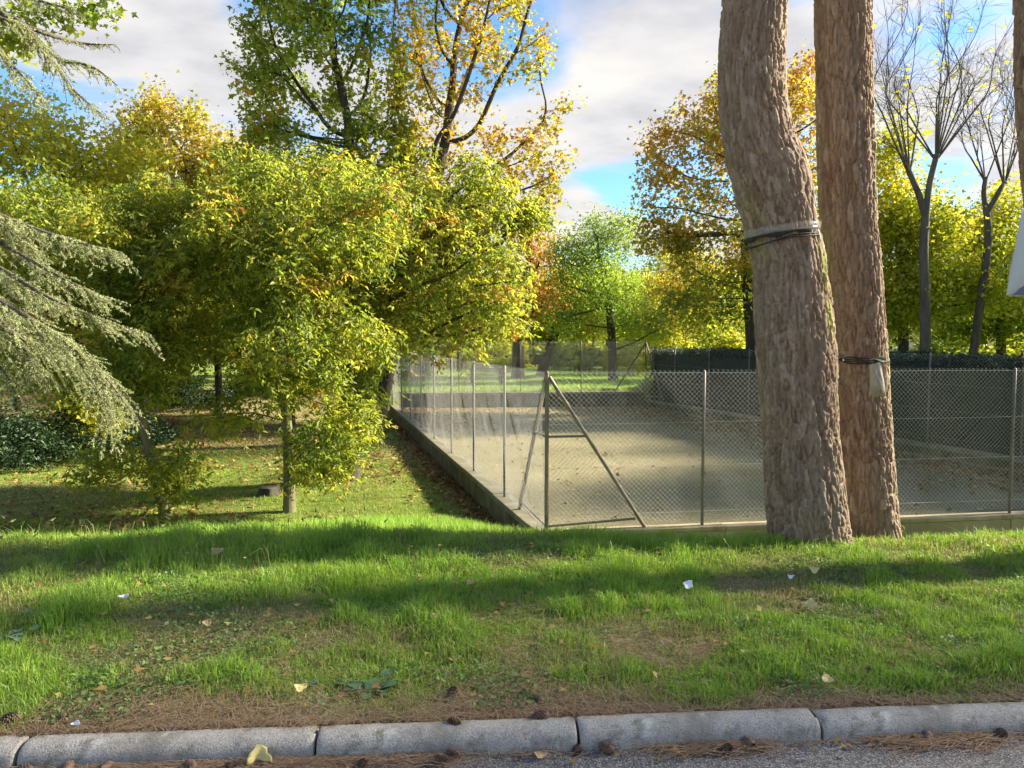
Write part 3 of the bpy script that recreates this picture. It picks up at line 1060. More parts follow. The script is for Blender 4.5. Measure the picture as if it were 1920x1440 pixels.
# the row of pines goes on along the road beyond the right edge
for k, (x, y, h) in enumerate(((9.8, 5.2, 7.6), (14.4, 6.1, 9.4), (19.2, 7.2, 11.2))):
    pine('pine of the roadside row, %s one beyond the right edge of the picture' % ('first', 'second', 'third', 'fourth', 'fifth')[k], 0, None, [(x + .2, y, h * .6, .14), (x, y + .1, h, .06)],
         [(x, y + .5, h - 2.2, 2.5, 2.5, 1.9)], 14 + k, fine=False, loc=[(x, y, -0.3, .2), (x, y, 1.0, .18)], nleaf=1700, nspread=.95)


# ------------------------------------------------------------------ broadleaved trees
MAPLE = dict(shape='maple', aspect=0.95)
grow_tree('ash_tree', 'slim young tree with pale mossy trunk and drooping green leaves', 'tree', 12.8,
          [(543, 972), (541, 860), (532, 720), (517, 580), (503, 480)],
          [(520, 470, 190, 130), (640, 420, 150, 110), (420, 420, 140, 110), (640, 800, 62, 80, -.4), (430, 770, 80, 50), (560, 640, 170, 120), (620, 860, 60, 40, -.6), (500, 330, 120, 50)],
          dict(mat=M_ash, N=46000, spread=0.18, size=0.09, cluster=5, droop=0.6, up=0.35, aspect=0.44, tint=(0.38, 0.26), tscale=1.5), 41, nattr=900, step=0.2, kill=0.26, base_r=0.088, tip=0.0045, bark=M_bark_mossy, trop=(0, 0, -0.02))
grow_tree('ash_tree', 'leaning slim tree left of the tree stump, its trunk tilting left', 'tree', 12.6,
          [(313, 975), (287, 870), (262, 770), (238, 680), (218, 560)],
          [(170, 480, 190, 110), (60, 430, 120, 110), (335, 870, 62, 55, -.3), (175, 885, 60, 38), (240, 640, 180, 110), (80, 640, 110, 90), (310, 500, 130, 110), (300, 400, 100, 60)],
          dict(mat=M_ash, N=44000, spread=0.18, size=0.09, cluster=5, droop=0.6, up=0.35, aspect=0.44, tint=(0.40, 0.26), tscale=1.5), 42, nattr=900, step=0.2, kill=0.26, base_r=0.085, tip=0.0045, bark=M_bark_mossy, trop=(0, 0, -0.02))
grow_tree('ash_tree', 'broad tree with dark leaning trunk beside the mossy wall, leaves hanging over the fence', 'tree', 15.5,
          [(648, 902), (668, 830), (676, 760), (668, 690), (650, 600), (640, 500)],
          [(800, 600, 170, 70, -.5), (860, 480, 140, 110, -.5), (900, 400, 90, 80), (720, 420, 160, 100), (760, 520, 200, 120), (668, 720, 50, 60, -1), (640, 340, 200, 60), (940, 560, 50, 90), (655, 800, 40, 45, -1)],
          dict(mat=M_ash, N=56000, spread=0.21, size=0.10, cluster=5, droop=0.6, up=0.35, aspect=0.44, tint=(0.42, 0.26), tscale=1.3), 43, nattr=1150, step=0.23, kill=0.3, base_r=0.20, tip=0.005, trop=(0, 0, -0.02))
grow_tree('maple_tree', 'tall upright maple with mostly green leaves, left of the orange one', 'tree', 21.0,
          [(668, 880), (662, 600), (655, 330), (653, 240)],
          [(560, 110, 130, 110), (690, 150, 80, 130), (620, -60, 180, 110), (550, 230, 100, 60), (470, 90, 55, 60), (700, 280, 110, 60), (590, 320, 130, 60), (740, 340, 90, 60), (480, 300, 70, 50)],
          dict(mat=M_green, N=21000, spread=0.20, size=0.145, droop=0.5, tint=(0.68, 0.30), tscale=0.9, tint_h=lambda P: -0.22 * sstep(7.5, 10.5, P[:, 2]), **MAPLE), 44, nattr=760, step=0.3, kill=0.38, base_r=0.17, tip=0.007, trop=(0, 0, 0.12))
grow_tree('maple_tree', 'tall thin-crowned maple with orange and yellow leaves above the court fence', 'tree', 21.5,
          [(700, 860), (745, 620), (790, 450), (810, 360)],
          [(880, 60, 150, 140), (985, 230, 100, 50), (880, 310, 160, 80), (775, 200, 70, 120), (960, 120, 80, 90), (1010, 350, 60, 40), (900, -100, 200, 100), (1040, 200, 60, 24), (1030, 290, 60, 28), (850, 390, 120, 50), (780, 330, 70, 60)],
          dict(mat=M_orange, N=14500, spread=0.18, size=0.135, droop=0.5, tint=(0.36, 0.32), tscale=0.9, tint_h=lambda P: 0.10 * sstep(5.5, 8, P[:, 2]), **MAPLE), 45, nattr=800, step=0.3, kill=0.38, base_r=0.19, tip=0.007, trop=(0, 0, 0.16))
grow_tree('maple_tree', 'golden yellow crown standing up behind the green trees on the left', 'tree', 28.0,
          [(345, 800), (350, 500), (352, 300)],
          [(320, 250, 100, 62), (340, 350, 150, 80), (430, 310, 70, 60), (240, 330, 70, 60)],
          dict(mat=M_orange, N=19000, spread=0.32, size=0.15, droop=0.4, tint=(0.40, 0.26), **MAPLE), 46, nattr=320, step=0.45, kill=0.6, base_r=0.2, tip=0.009, trop=(0, 0, 0.12))
grow_tree('maple_tree', 'yellow-green tree at the left edge behind the pale cedar boughs', 'tree', 19.0,
          [(135, 850), (122, 600), (112, 400)],
          [(80, 300, 140, 75), (180, 380, 150, 90), (10, 210, 60, 45), (60, 450, 140, 80), (240, 310, 70, 60), (80, 620, 140, 90), (160, 760, 90, 50)],
          dict(mat=M_yellow, N=32000, spread=0.36, size=0.125, droop=0.5, tint=(0.50, 0.24), tint_h=lambda P: 0.15 * sstep(4, 7, P[:, 2]), **MAPLE), 47, nattr=420, step=0.35, kill=0.5, base_r=0.13, tip=0.007)
grow_tree('maple_tree', 'leafy branch tips hanging into the top left corner from above', 'tree', 11.0,
          [(-420, 1000), (-400, 600), (-350, 300), (-250, 60)],
          [(90, 15, 130, 28), (-150, 0, 150, 90), (20, 80, 50, 40), (-300, -150, 200, 150)],
          dict(mat=M_green, N=7000, spread=0.12, size=0.11, droop=0.6, tint=(0.42, 0.25), **MAPLE), 48, nattr=220, step=0.25, kill=0.34, base_r=0.14, tip=0.005)
grow_tree('maple_tree', 'light green many-stemmed tree on the sunny lawn beyond the court', 'tree', 36.0,
          [(1150, 712), (1148, 650), (1143, 580), (1138, 520)],
          [(1130, 540, 85, 75), (1080, 480, 65, 55), (1165, 440, 55, 45), (1195, 610, 55, 40), (1060, 590, 50, 40), (1110, 470, 60, 60), (1120, 600, 90, 30)],
          dict(mat=M_lime, N=19000, spread=0.4, size=0.14, droop=0.5, tint=(0.5, 0.25), aspect=0.5), 49, nattr=420, step=0.42, kill=0.55, base_r=0.2, tip=0.01)
grow_tree('maple_tree', 'large maple turning from green to orange, partly hidden by the bent pine', 'tree', 27.5,
          [(1412, 700), (1408, 620), (1398, 480), (1402, 300)],
          [(1300, 300, 105, 105), (1270, 440, 85, 55), (1400, 220, 105, 95), (1505, 240, 85, 130), (1380, 480, 150, 80), (1320, 570, 100, 45), (1480, 420, 100, 100), (1230, 360, 40, 30), (1520, 110, 40, 50)],
          dict(mat=M_orange, N=21000, spread=0.26, size=0.165, droop=0.5, tint=(0.30, 0.32), tscale=0.9, tint_h=lambda P: 0.24 * sstep(4.5, 8.0, P[:, 2]) - 0.30 * (1 - sstep(2.5, 4.5, P[:, 2])), **MAPLE), 50, nattr=1150, step=0.34, kill=0.42, base_r=0.2, tip=0.007)
grow_tree('maple_tree', 'bright yellow-green tree right of the straight pine above the hedge', 'tree', 26.0,
          [(1697, 700), (1692, 560), (1684, 420)],
          [(1690, 430, 65, 100), (1680, 290, 45, 50), (1770, 550, 110, 50), (1690, 560, 80, 70), (1740, 440, 60, 60)],
          dict(mat=M_yellow, N=26000, spread=0.42, size=0.145, droop=0.4, tint=(0.58, 0.24), tint_h=lambda P: -.3 * (1 - sstep(2.5, 5.5, P[:, 2])), **MAPLE), 51, nattr=380, step=0.4, kill=0.5, base_r=0.17, tip=0.008)
grow_tree('maple_tree', 'yellow-green tree behind the hedge at the right edge, beside the hanging bag', 'tree', 29.0,
          [(1880, 700), (1876, 600), (1870, 480)],
          [(1870, 480, 80, 60), (1840, 600, 110, 45), (1900, 390, 60, 40), (1960, 560, 100, 80), (1800, 440, 60, 40)],
          dict(mat=M_yellow, N=24000, spread=0.44, size=0.15, droop=0.4, tint=(0.46, 0.24), tint_h=lambda P: -.25 * (1 - sstep(2.5, 5.5, P[:, 2])), **MAPLE), 52, nattr=360, step=0.42, kill=0.55, base_r=0.17, tip=0.008)
grow_tree('maple_tree', 'twiggy brown half-bare tree with a dark trunk on the far lawn', 'tree', 39.0,
          [(971, 712), (972, 640), (976, 570), (985, 520)],
          [(1000, 470, 55, 90), (960, 560, 60, 50), (1030, 560, 60, 40), (1010, 400, 40, 40)],
          dict(mat=M_orange, N=5200, spread=0.3, size=0.17, droop=0.5, tint=(0.72, 0.25), aspect=0.7), 53, nattr=420, step=0.42, kill=0.5, base_r=0.3, tip=0.012, trop=(0, 0, 0.2))
grow_tree('maple_tree', 'tree with a strongly leaning dark trunk on the far lawn', 'tree', 41.0,
          [(1015, 705), (1032, 650), (1052, 590), (1060, 540)],
          [(1050, 560, 70, 40), (1000, 600, 60, 40), (1090, 610, 50, 30)],
          dict(mat=M_yellow, N=9000, spread=0.32, size=0.19, droop=0.5, tint=(0.45, 0.25), aspect=0.6), 54, nattr=240, step=0.5, kill=0.6, base_r=0.26, tip=0.012)


def pollard(label, Y, trunk_px, w, heads, seed, leaf_n=140):
    """trunk, stubby knuckles and long bare shoots"""
    rng = np.random.default_rng(seed)
    pts = [np.array(at(x, y, Y)) for x, y in trunk_px]
    pts[0][2] = hz(pts[0][0], pts[0][1]) - 0.05
    base = pts[0].copy()
    r0 = w / 2 * Y / FPX
    parts = [tube_path(catmull(pts, 24), np.linspace(r0, r0 * 0.72, 24), 12)]
    fork = pts[-1]
    tw = []
    leaves = []
    for hx, hy, shoots in heads:
        h = np.array(at(hx, hy, Y)) + np.array([0, rng.uniform(-.3, .3), 0])
        parts.append(tube_path(catmull([fork - [0, 0, .2], (fork + h) / 2 + rng.normal(0, .06, 3), h, h + (h - fork) * .08], 12), np.concatenate([np.linspace(r0 * .62, r0 * .5, 9), [r0 * .62, r0 * .5, r0 * .1]]), 10))
        for tx, ty in shoots:
            t = np.array(at(tx, ty, Y)) + np.array([0, rng.uniform(-1.2, 1.2), 0])
            L = np.linalg.norm(t - h)
            mid = (h + t) / 2 + rng.normal(0, 0.08 * L, 3) * [1, 1, .3] + np.array([(h - t)[0] * -0.12, 0, 0])
            C = catmull([h - [0, 0, .1], h * .7 + t * .3 + (mid - (h + t) / 2) * .7, mid, t * .75 + h * .25, t], 22)
            rs = np.linspace(0.032, 0.004, 22) * rng.uniform(.7, 1.1)
            parts.append(tube_path(C, rs, 5))
            for k in range(int(7 + L * 1.9)):
                i = int(rng.integers(5, 21))
                d = norm(C[min(i + 1, 21)] - C[i - 1] + rng.normal(0, 0.6, 3) * L / 22 * 2)
                l2 = rng.uniform(.4, 1.3) * (1.2 - i / 30)
                e = C[i] + d * l2
                m2 = (C[i] + e) / 2 + rng.normal(0, .05, 3)
                D = catmull([C[i], m2, e], 6)
                parts.append(tube_path(D, np.linspace(rs[i] * .5, .004, 6), 3))
                tw.append(D[3:])
                for _ in range(3):
                    o = D[rng.integers(2, 6)]
                    f = o + (norm(d + rng.normal(0, .5, 3)) * rng.uniform(.2, .6))
                    parts.append(tube_path([o, (o + f) / 2 + rng.normal(0, .02, 3), f], [.005, .004, .003], 3))
    V, F = merge(parts)
    root = empty('bare_tree', base, label, 'tree')
    link('trunk', mesh_np('trunk', V - base, F, M_bark_grey, True), root)
    V, F, tv = foliage(rng, np.concatenate(tw), leaf_n, 0.1, 0.14, tint=(.7, .2), aspect=.7, seed=seed)
    link('crown', mesh_np('crown', V - base, F, M_yellow, False, {'tint': tv}), root)


pollard('bare pollarded tree with many long upright shoots behind the hedge', 24.0, [(1737, 690), (1735, 590), (1732, 480), (1736, 400)], 20,
        [(1703, 325, [(1640, 90), (1655, 150), (1672, -40), (1690, -60), (1650, 250), (1720, 40), (1660, 20), (1700, 90), (1680, 60)]), (1745, 300, [(1740, -60), (1770, -80), (1800, -60), (1830, 10), (1835, 130), (1860, 60), (1760, 30), (1720, -30), (1785, 20), (1812, 70), (1750, -20), (1790, 90), (1845, 90)])], 61)
pollard('slimmer bare forked tree with bluish shoots near the right edge', 25.0, [(1812, 690), (1838, 570), (1852, 460), (1850, 390)], 16,
        [(1850, 335, [(1800, 190), (1855, 90), (1870, 180), (1840, 60), (1825, 250)]), (1880, 345, [(1880, 110), (1915, 130), (1940, 40), (1960, 200), (1900, 200), (1862, 130), (1925, 90)])], 62, 90)


# ------------------------------------------------------------------ background trees: three kinds, copied
def proto(name, seed, H, W, mat, N, tint, size=0.16, clear=0.22):
    rng = np.random.default_rng(seed)
    S = catmull([(0, 0, -.1), (rng.normal(0, .15), rng.normal(0, .15), H * .3), (rng.normal(0, .3), rng.normal(0, .3), H * .65)], 16)
    n = 330
    v = norm(rng.normal(0, 1, (n, 3))) * rng.uniform(.1, 1, (n, 1)) ** .45
    A = v * np.array([W, W, H * (1 - clear) / 2]) + np.array([0, 0, H * (clear + (1 - clear) / 2)])
    A[:, :2] *= (0.75 + 0.5 * vnoise(A, .5, seed, 2))[:, None]
    return grow_core(name, None, 'tree', S, A, dict(mat=mat, N=N, spread=.45, size=size, droop=.5, tint=tint, aspect=.7), seed, 0.45, 0.6, H * .018, 0.010, group='background trees of the park')


PROTO = [proto('park_tree', 71, 9.0, 3.0, M_green, 15000, (.62, .22)), proto('park_tree', 72, 8.0, 2.8, M_yellow, 15000, (.52, .22)), proto('park_tree', 73, 10.0, 3.0, M_orange, 13000, (.40, .22)), proto('park_tree', 74, 7.0, 2.6, M_ash, 15000, (.42, .2))]
USED = set()
SPOTS = []   # (photo x, distance, kind, scale, label)


def plant(px, Y, kind, sc, label, rot):
    X = (px - CX) / FPX * Y
    src = PROTO[kind]
    if kind in USED:
        o = src.copy(); COL.objects.link(o)
        for ch in src.children:
            c = ch.copy(); COL.objects.link(c); c.parent = o
    else:
        USED.add(kind); o = src
    o.location = (X, Y, hz(X, Y))
    o.rotation_euler = (0, 0, rot)
    o.scale = (sc, sc, sc * (0.92 + 0.16 * ((px * 7 + int(Y)) % 10) / 10))
    o['label'] = label


for a in (
    (30, 27, 3, 0.95, 'green tree behind the dark bushes at the far left edge'),
    (200, 33, 1, 1.0, 'yellowish tree behind the left dark bushes, second from the left edge'),
    (470, 34, 3, 1.05, 'green tree in the gloom behind the slim mossy trunk'),
    (600, 38, 0, 0.95, 'dull green tree far behind the broad leaning one'),
    (740, 44, 1, 0.8, 'yellow-green tree beyond the far left corner of the court'),
    (860, 47, 3, 0.9, 'green tree behind the wooden picnic table'),
    (925, 56, 1, 0.9, 'pale yellow tree left of the half-bare twiggy one, far off'),
    (1075, 58, 0, 0.85, 'far green tree between the leaning trunk and the light green tree'),
    (1215, 50, 1, 0.8, 'yellow tree behind the end of the clipped hedge'),
    (1280, 42, 2, 0.75, 'brownish-orange tree above the left part of the hedge'),
    (1350, 36, 1, 0.72, 'golden tree low behind the hedge left of the bent pine'),
    (1450, 48, 3, 1.0, 'green tree hidden mostly behind the two pine trunks'),
    (1640, 44, 3, 0.95, 'green tree glimpsed right of the straight pine behind the yellow one'),
    (1760, 40, 1, 0.8, 'yellow tree behind the pollarded bare trunk'),
    (1850, 48, 2, 0.75, 'orange-tinted tree far behind the slimmer bare tree'),
    (1960, 38, 0, 0.9, 'dark green tree at the right edge behind the hedge'),
    (-60, 36, 0, 1.1, 'tall green tree cut by the left edge, far back'),
    (350, 44, 2, 0.85, 'orange-tinged tree far behind the leaning slim trunk'),
    (260, 24, 3, 0.72, 'low green tree filling the gap behind the leaning slim trunk'),
    (410, 26, 0, 0.75, 'low dull-green tree between the two slim trunks, further back'),
    (545, 25, 3, 0.78, 'low green tree right behind the slim mossy trunk'),
    (-40, 23, 1, 0.75, 'yellow-green tree cut by the left edge behind the cedar'),
    (640, 31, 1, 0.8, 'yellow-green tree behind the broad leaning one, near the court corner'),
    (800, 60, 0, 0.85, 'far green tree left of the picnic table, deep in the park'),
    (1000, 66, 3, 1.1, 'far green tree behind the half-bare twiggy one'),
    (1140, 64, 1, 1.0, 'far yellow tree behind the light green many-stemmed one'),
    (1250, 58, 0, 0.95, 'far green tree above the end of the hedge'),
    (2380, 16, 1, 0.95, 'first of the trees outside the right edge, shading the court'),
    (2180, 20.5, 3, 1.1, 'second of the trees outside the right edge, shading the court'),
    (2080, 25, 0, 0.95, 'third of the trees outside the right edge, shading the court'),
):
    plant(*a, rot=(a[0] * 0.37) % 6.28)


def far_wood():
    """the wood that closes the view, too far to tell its trees apart"""
    rng = np.random.default_rng(76)
    n = 420
    c = np.stack([rng.uniform(-75, 85, n), rng.uniform(68, 92, n), rng.uniform(.3, 5.2, n)], 1)
    N = 60000
    k = rng.integers(0, n, N)
    P = c[k] + rng.normal(0, 1, (N, 3)) * np.array([1.5, 1.5, .95])
    P[:, 2] = np.abs(P[:, 2]) + BACK_Z
    L = rng.uniform(.3, .6, N)
    V, F, q = leaf_verts(P, norm(rng.normal(0, 1, (N, 3))), norm(rng.normal(0, 1, (N, 3)) + [0, -.5, .5]), L, L * .7, 'simple')
    tv = np.clip(rng.normal(.45, .2, n)[k] + rng.normal(0, .15, N), 0, 1)
    a = mesh_np('far_wood', V, F, M_yellow, False, {'tint': np.repeat(tv, q)})
    tag(link('far_wood', a), 'distant yellow-green wood closing the view behind the park', 'woods', kind='stuff')
    m = 260
    A = np.stack([rng.uniform(-70, 80, m), rng.uniform(62, 85, m), np.full(m, BACK_Z - .1)], 1)
    B = A + np.stack([rng.normal(0, .5, m), rng.normal(0, .5, m), rng.uniform(4, 8, m)], 1)
    V, F = tubes_np(A, B, rng.uniform(.06, .2, m), .04, 6)
    tag(link('far_wood_trunks', mesh_np('far_wood_trunks', V, F, M_bark_dark, True)), 'thin dark trunks of the distant wood', 'woods', kind='stuff')


far_wood()

#DETAILS
# ------------------------------------------------------------------ hedges and bushes
def hedge(label, p0, p1, h, depth, seed, N, leaf=0.06, z0=None):
    rng = np.random.default_rng(seed)
    p0, p1 = np.array(p0, float), np.array(p1, float)
    L = np.linalg.norm(p1 - p0); d = (p1 - p0) / L; nr = np.array([-d[1], d[0]])
    base = np.array([p0[0], p0[1], z0 if z0 is not None else hz(*p0)])
    root = empty('clipped_hedge', base, label, 'hedge')
    # inner twigs: a lumpy dense core
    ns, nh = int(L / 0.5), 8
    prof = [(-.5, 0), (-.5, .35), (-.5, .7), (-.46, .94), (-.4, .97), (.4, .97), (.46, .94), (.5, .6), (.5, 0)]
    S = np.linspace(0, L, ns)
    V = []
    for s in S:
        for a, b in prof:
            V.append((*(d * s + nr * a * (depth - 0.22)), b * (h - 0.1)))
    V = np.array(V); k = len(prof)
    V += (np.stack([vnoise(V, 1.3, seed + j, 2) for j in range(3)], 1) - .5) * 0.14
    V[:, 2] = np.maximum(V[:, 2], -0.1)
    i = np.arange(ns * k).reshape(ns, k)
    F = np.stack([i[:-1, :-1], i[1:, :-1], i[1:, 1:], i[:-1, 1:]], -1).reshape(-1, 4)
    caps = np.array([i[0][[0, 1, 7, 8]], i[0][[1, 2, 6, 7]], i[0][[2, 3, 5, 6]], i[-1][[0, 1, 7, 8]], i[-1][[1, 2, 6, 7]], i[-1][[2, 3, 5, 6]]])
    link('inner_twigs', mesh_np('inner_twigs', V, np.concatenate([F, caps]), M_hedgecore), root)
    # leaves on the clipped faces
    a1, a2, a3 = L * h, L * depth, depth * h
    c = rng.choice(4, N, p=np.array([a1, a2 * 1.1, a3, a3]) / (a1 + a2 * 1.1 + 2 * a3))
    s = rng.uniform(0, L, N); q = rng.uniform(-.5, .5, N) * depth; z = rng.uniform(0.02, 1, N) ** .9 * h
    q = np.where(c == 0, -depth / 2, q); z = np.where(c == 1, h, z); s = np.where(c == 2, 0, np.where(c == 3, L, s))
    wob = (vnoise(np.stack([s, z, q], 1), 1.1, seed + 5, 3) - .5) * 0.34
    q = q - np.where(c == 0, wob, 0); z = z + np.where(c == 1, wob, 0)
    P = np.stack([d[0] * s + nr[0] * q, d[1] * s + nr[1] * q, z], 1) + rng.normal(0, .045, (N, 3))
    fn = np.stack([np.array([-nr[0], -nr[1], .3]), np.array([0, 0, 1.0]), np.array([-d[0], -d[1], .3]), np.array([d[0], d[1], .3])])[c]
    nrm_ = norm(fn + rng.normal(0, .6, (N, 3)))
    ax = norm(np.cross(nrm_, rng.normal(0, 1, (N, 3))))
    Ls = leaf * rng.uniform(.7, 1.3, N)
    V, F, kk = leaf_verts(P, ax, nrm_, Ls, Ls * .55, 'simple')
    tv = np.clip(.42 + .25 * rng.normal(0, 1, N) + (vnoise(P, .9, seed + 8, 3) - .5) * 1.2, 0, 1)
    link('leaves', mesh_np('leaves', V, F, M_bush, False, {'tint': np.repeat(tv, kk)}), root)
    return root


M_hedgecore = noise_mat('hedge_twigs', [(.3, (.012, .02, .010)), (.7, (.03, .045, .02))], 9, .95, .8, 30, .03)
HO = 0.75
hd = np.array([dR[0], dR[1]]); hn = np.array([-dR[1], dR[0]])
if hn[0] < 0: hn = -hn
h0 = np.array(CR) + hn * HO; h1 = np.array(CFR) + hn * HO
hedge('long dark clipped hedge behind the side fence of the court', h1 - hd * 0.2, h0 + hd * 0.1, 2.1, 1.1, 81, 64000, 0.10, z0=-0.95)
pA, pB = at(990, 660, 52.0), at(1225, 660, 52.0)
hedge('low dark hedge far behind the sunny lawn', (pB.x, pB.y), (pA.x - 6, pA.y + 1), 1.0, 1.0, 82, 9000, 0.11)


def bush(label, c, rx, ry, rz, N, seed, mat, size=0.09, tint=(.4, .25), name='dark_bush'):
    rng = np.random.default_rng(seed)
    n = 160
    v = norm(rng.normal(0, 1, (n, 3))) * rng.uniform(.3, 1, (n, 1)) ** .5
    v[:, 2] = np.abs(v[:, 2])
    A = v * np.array([rx, ry, rz]) * (.75 + .5 * vnoise(v, 2.0, seed, 2))[:, None] + np.array([c[0], c[1], c[2]])
    S = np.array([[c[0], c[1], c[2] - .05], [c[0], c[1], c[2] + .12]])
    P, par = colonize(rng, S, A, .16, .22, (0, 0, .1), iters=60)
    r = radii(P, par, .004, .03)
    Q, (V, F) = skeleton_tubes(P, par, r, s_thick=5, s_thin=3, flare=0)
    base = np.array(c)
    root = empty(name, base, label, 'bush')
    link('stem', mesh_np('stem', V - base, F, M_bark_dark, True), root)
    V, F, tv = foliage(rng, Q[r < .012], N, .12, size, tint=tint, aspect=.5, seed=seed, droop=.2)
    V[:, 2] = np.maximum(V[:, 2], c[2] + .01)
    link('leaves', mesh_np('leaves', V - base, F, mat, False, {'tint': tv}), root)


for k, (px, py, rx, rz, lab) in enumerate((
        (10, 872, 1.6, 1.5, 'dark evergreen bush at the left edge of the lawn'),
        (115, 858, 1.3, 1.2, 'dark evergreen bush beside the thin twin trunk on the left'),
        (190, 842, 1.2, 1.1, 'dark shrub right of the twin trunk, behind the cedar tips'),
        (262, 828, 1.0, .8, 'small black-green shrub above the reddish leaf litter'),
        (480, 770, 1.5, 1.0, 'dark undergrowth bush behind the slim mossy tree'),
        (-120, 885, 1.7, 1.6, 'dark evergreen bush just beyond the left edge'),
        (370, 785, 1.4, 1.1, 'dark shrub in the shade between the two slim trees'),
        (590, 762, 1.5, 1.2, 'dark shrub near the far left corner of the court'))):
    p = at_z(px, py, LAWN_Z + .05)
    bush(lab, (p.x, p.y, hz(p.x, p.y)), rx, rx * .8, rz, 5200, 90 + k, M_bush)
p = at_z(608, 893, LAWN_Z)
bush('small low dark green bush at the foot of the broad leaning tree', (p.x, p.y, hz(p.x, p.y)), .42, .35, .45, 1800, 97, M_bush, .07)

for k, (px, Y, rx, rz, mt, lab) in enumerate((
        (745, 40, 2.0, 2.4, 'y', 'yellow-green shrub beyond the far left court corner'),
        (850, 52, 2.6, 2.4, 'g', 'green shrub behind the picnic table at the wood edge'),
        (935, 50, 2.4, 2.2, 'y', 'yellow-green shrub left of the dark far trunk'),
        (1075, 48, 2.2, 2.0, 'g', 'grey-green shrub between the leaning trunk and the light green tree'),
        (1180, 47, 2.2, 2.2, 'y', 'yellow shrub right of the light green tree'),
        (1250, 40, 2.2, 2.6, 'y', 'golden shrub behind the left end of the hedge'),
        (1370, 33, 2.2, 2.8, 'y', 'golden shrub behind the hedge left of the bent pine'),
        (1780, 34, 2.6, 2.6, 'g', 'green shrub behind the pollarded trunk'),
        (1890, 32, 2.4, 2.6, 'y', 'yellow-green shrub behind the hedge at the right'))):
    X = (px - CX) / FPX * Y
    bush(lab, (X, Y, hz(X, Y)), rx, rx * .8, rz, 5000, 190 + k, M_yellow if mt == 'y' else M_green, .17, (.45, .2), 'shrub')

# ------------------------------------------------------------------ cedar on the left edge
M_cedar = leaf_mat('cedar_needles', [(0.0, (0.20, 0.26, 0.12)), (0.5, (0.42, 0.46, 0.23)), (1.0, (0.58, 0.57, 0.32))], 0.3, 0.5, 0.3, 1.0)
M_cedarbark = bark_mat('cedar_bark', (.05, .04, .03), (.09, .075, .06), (.14, .12, .10))


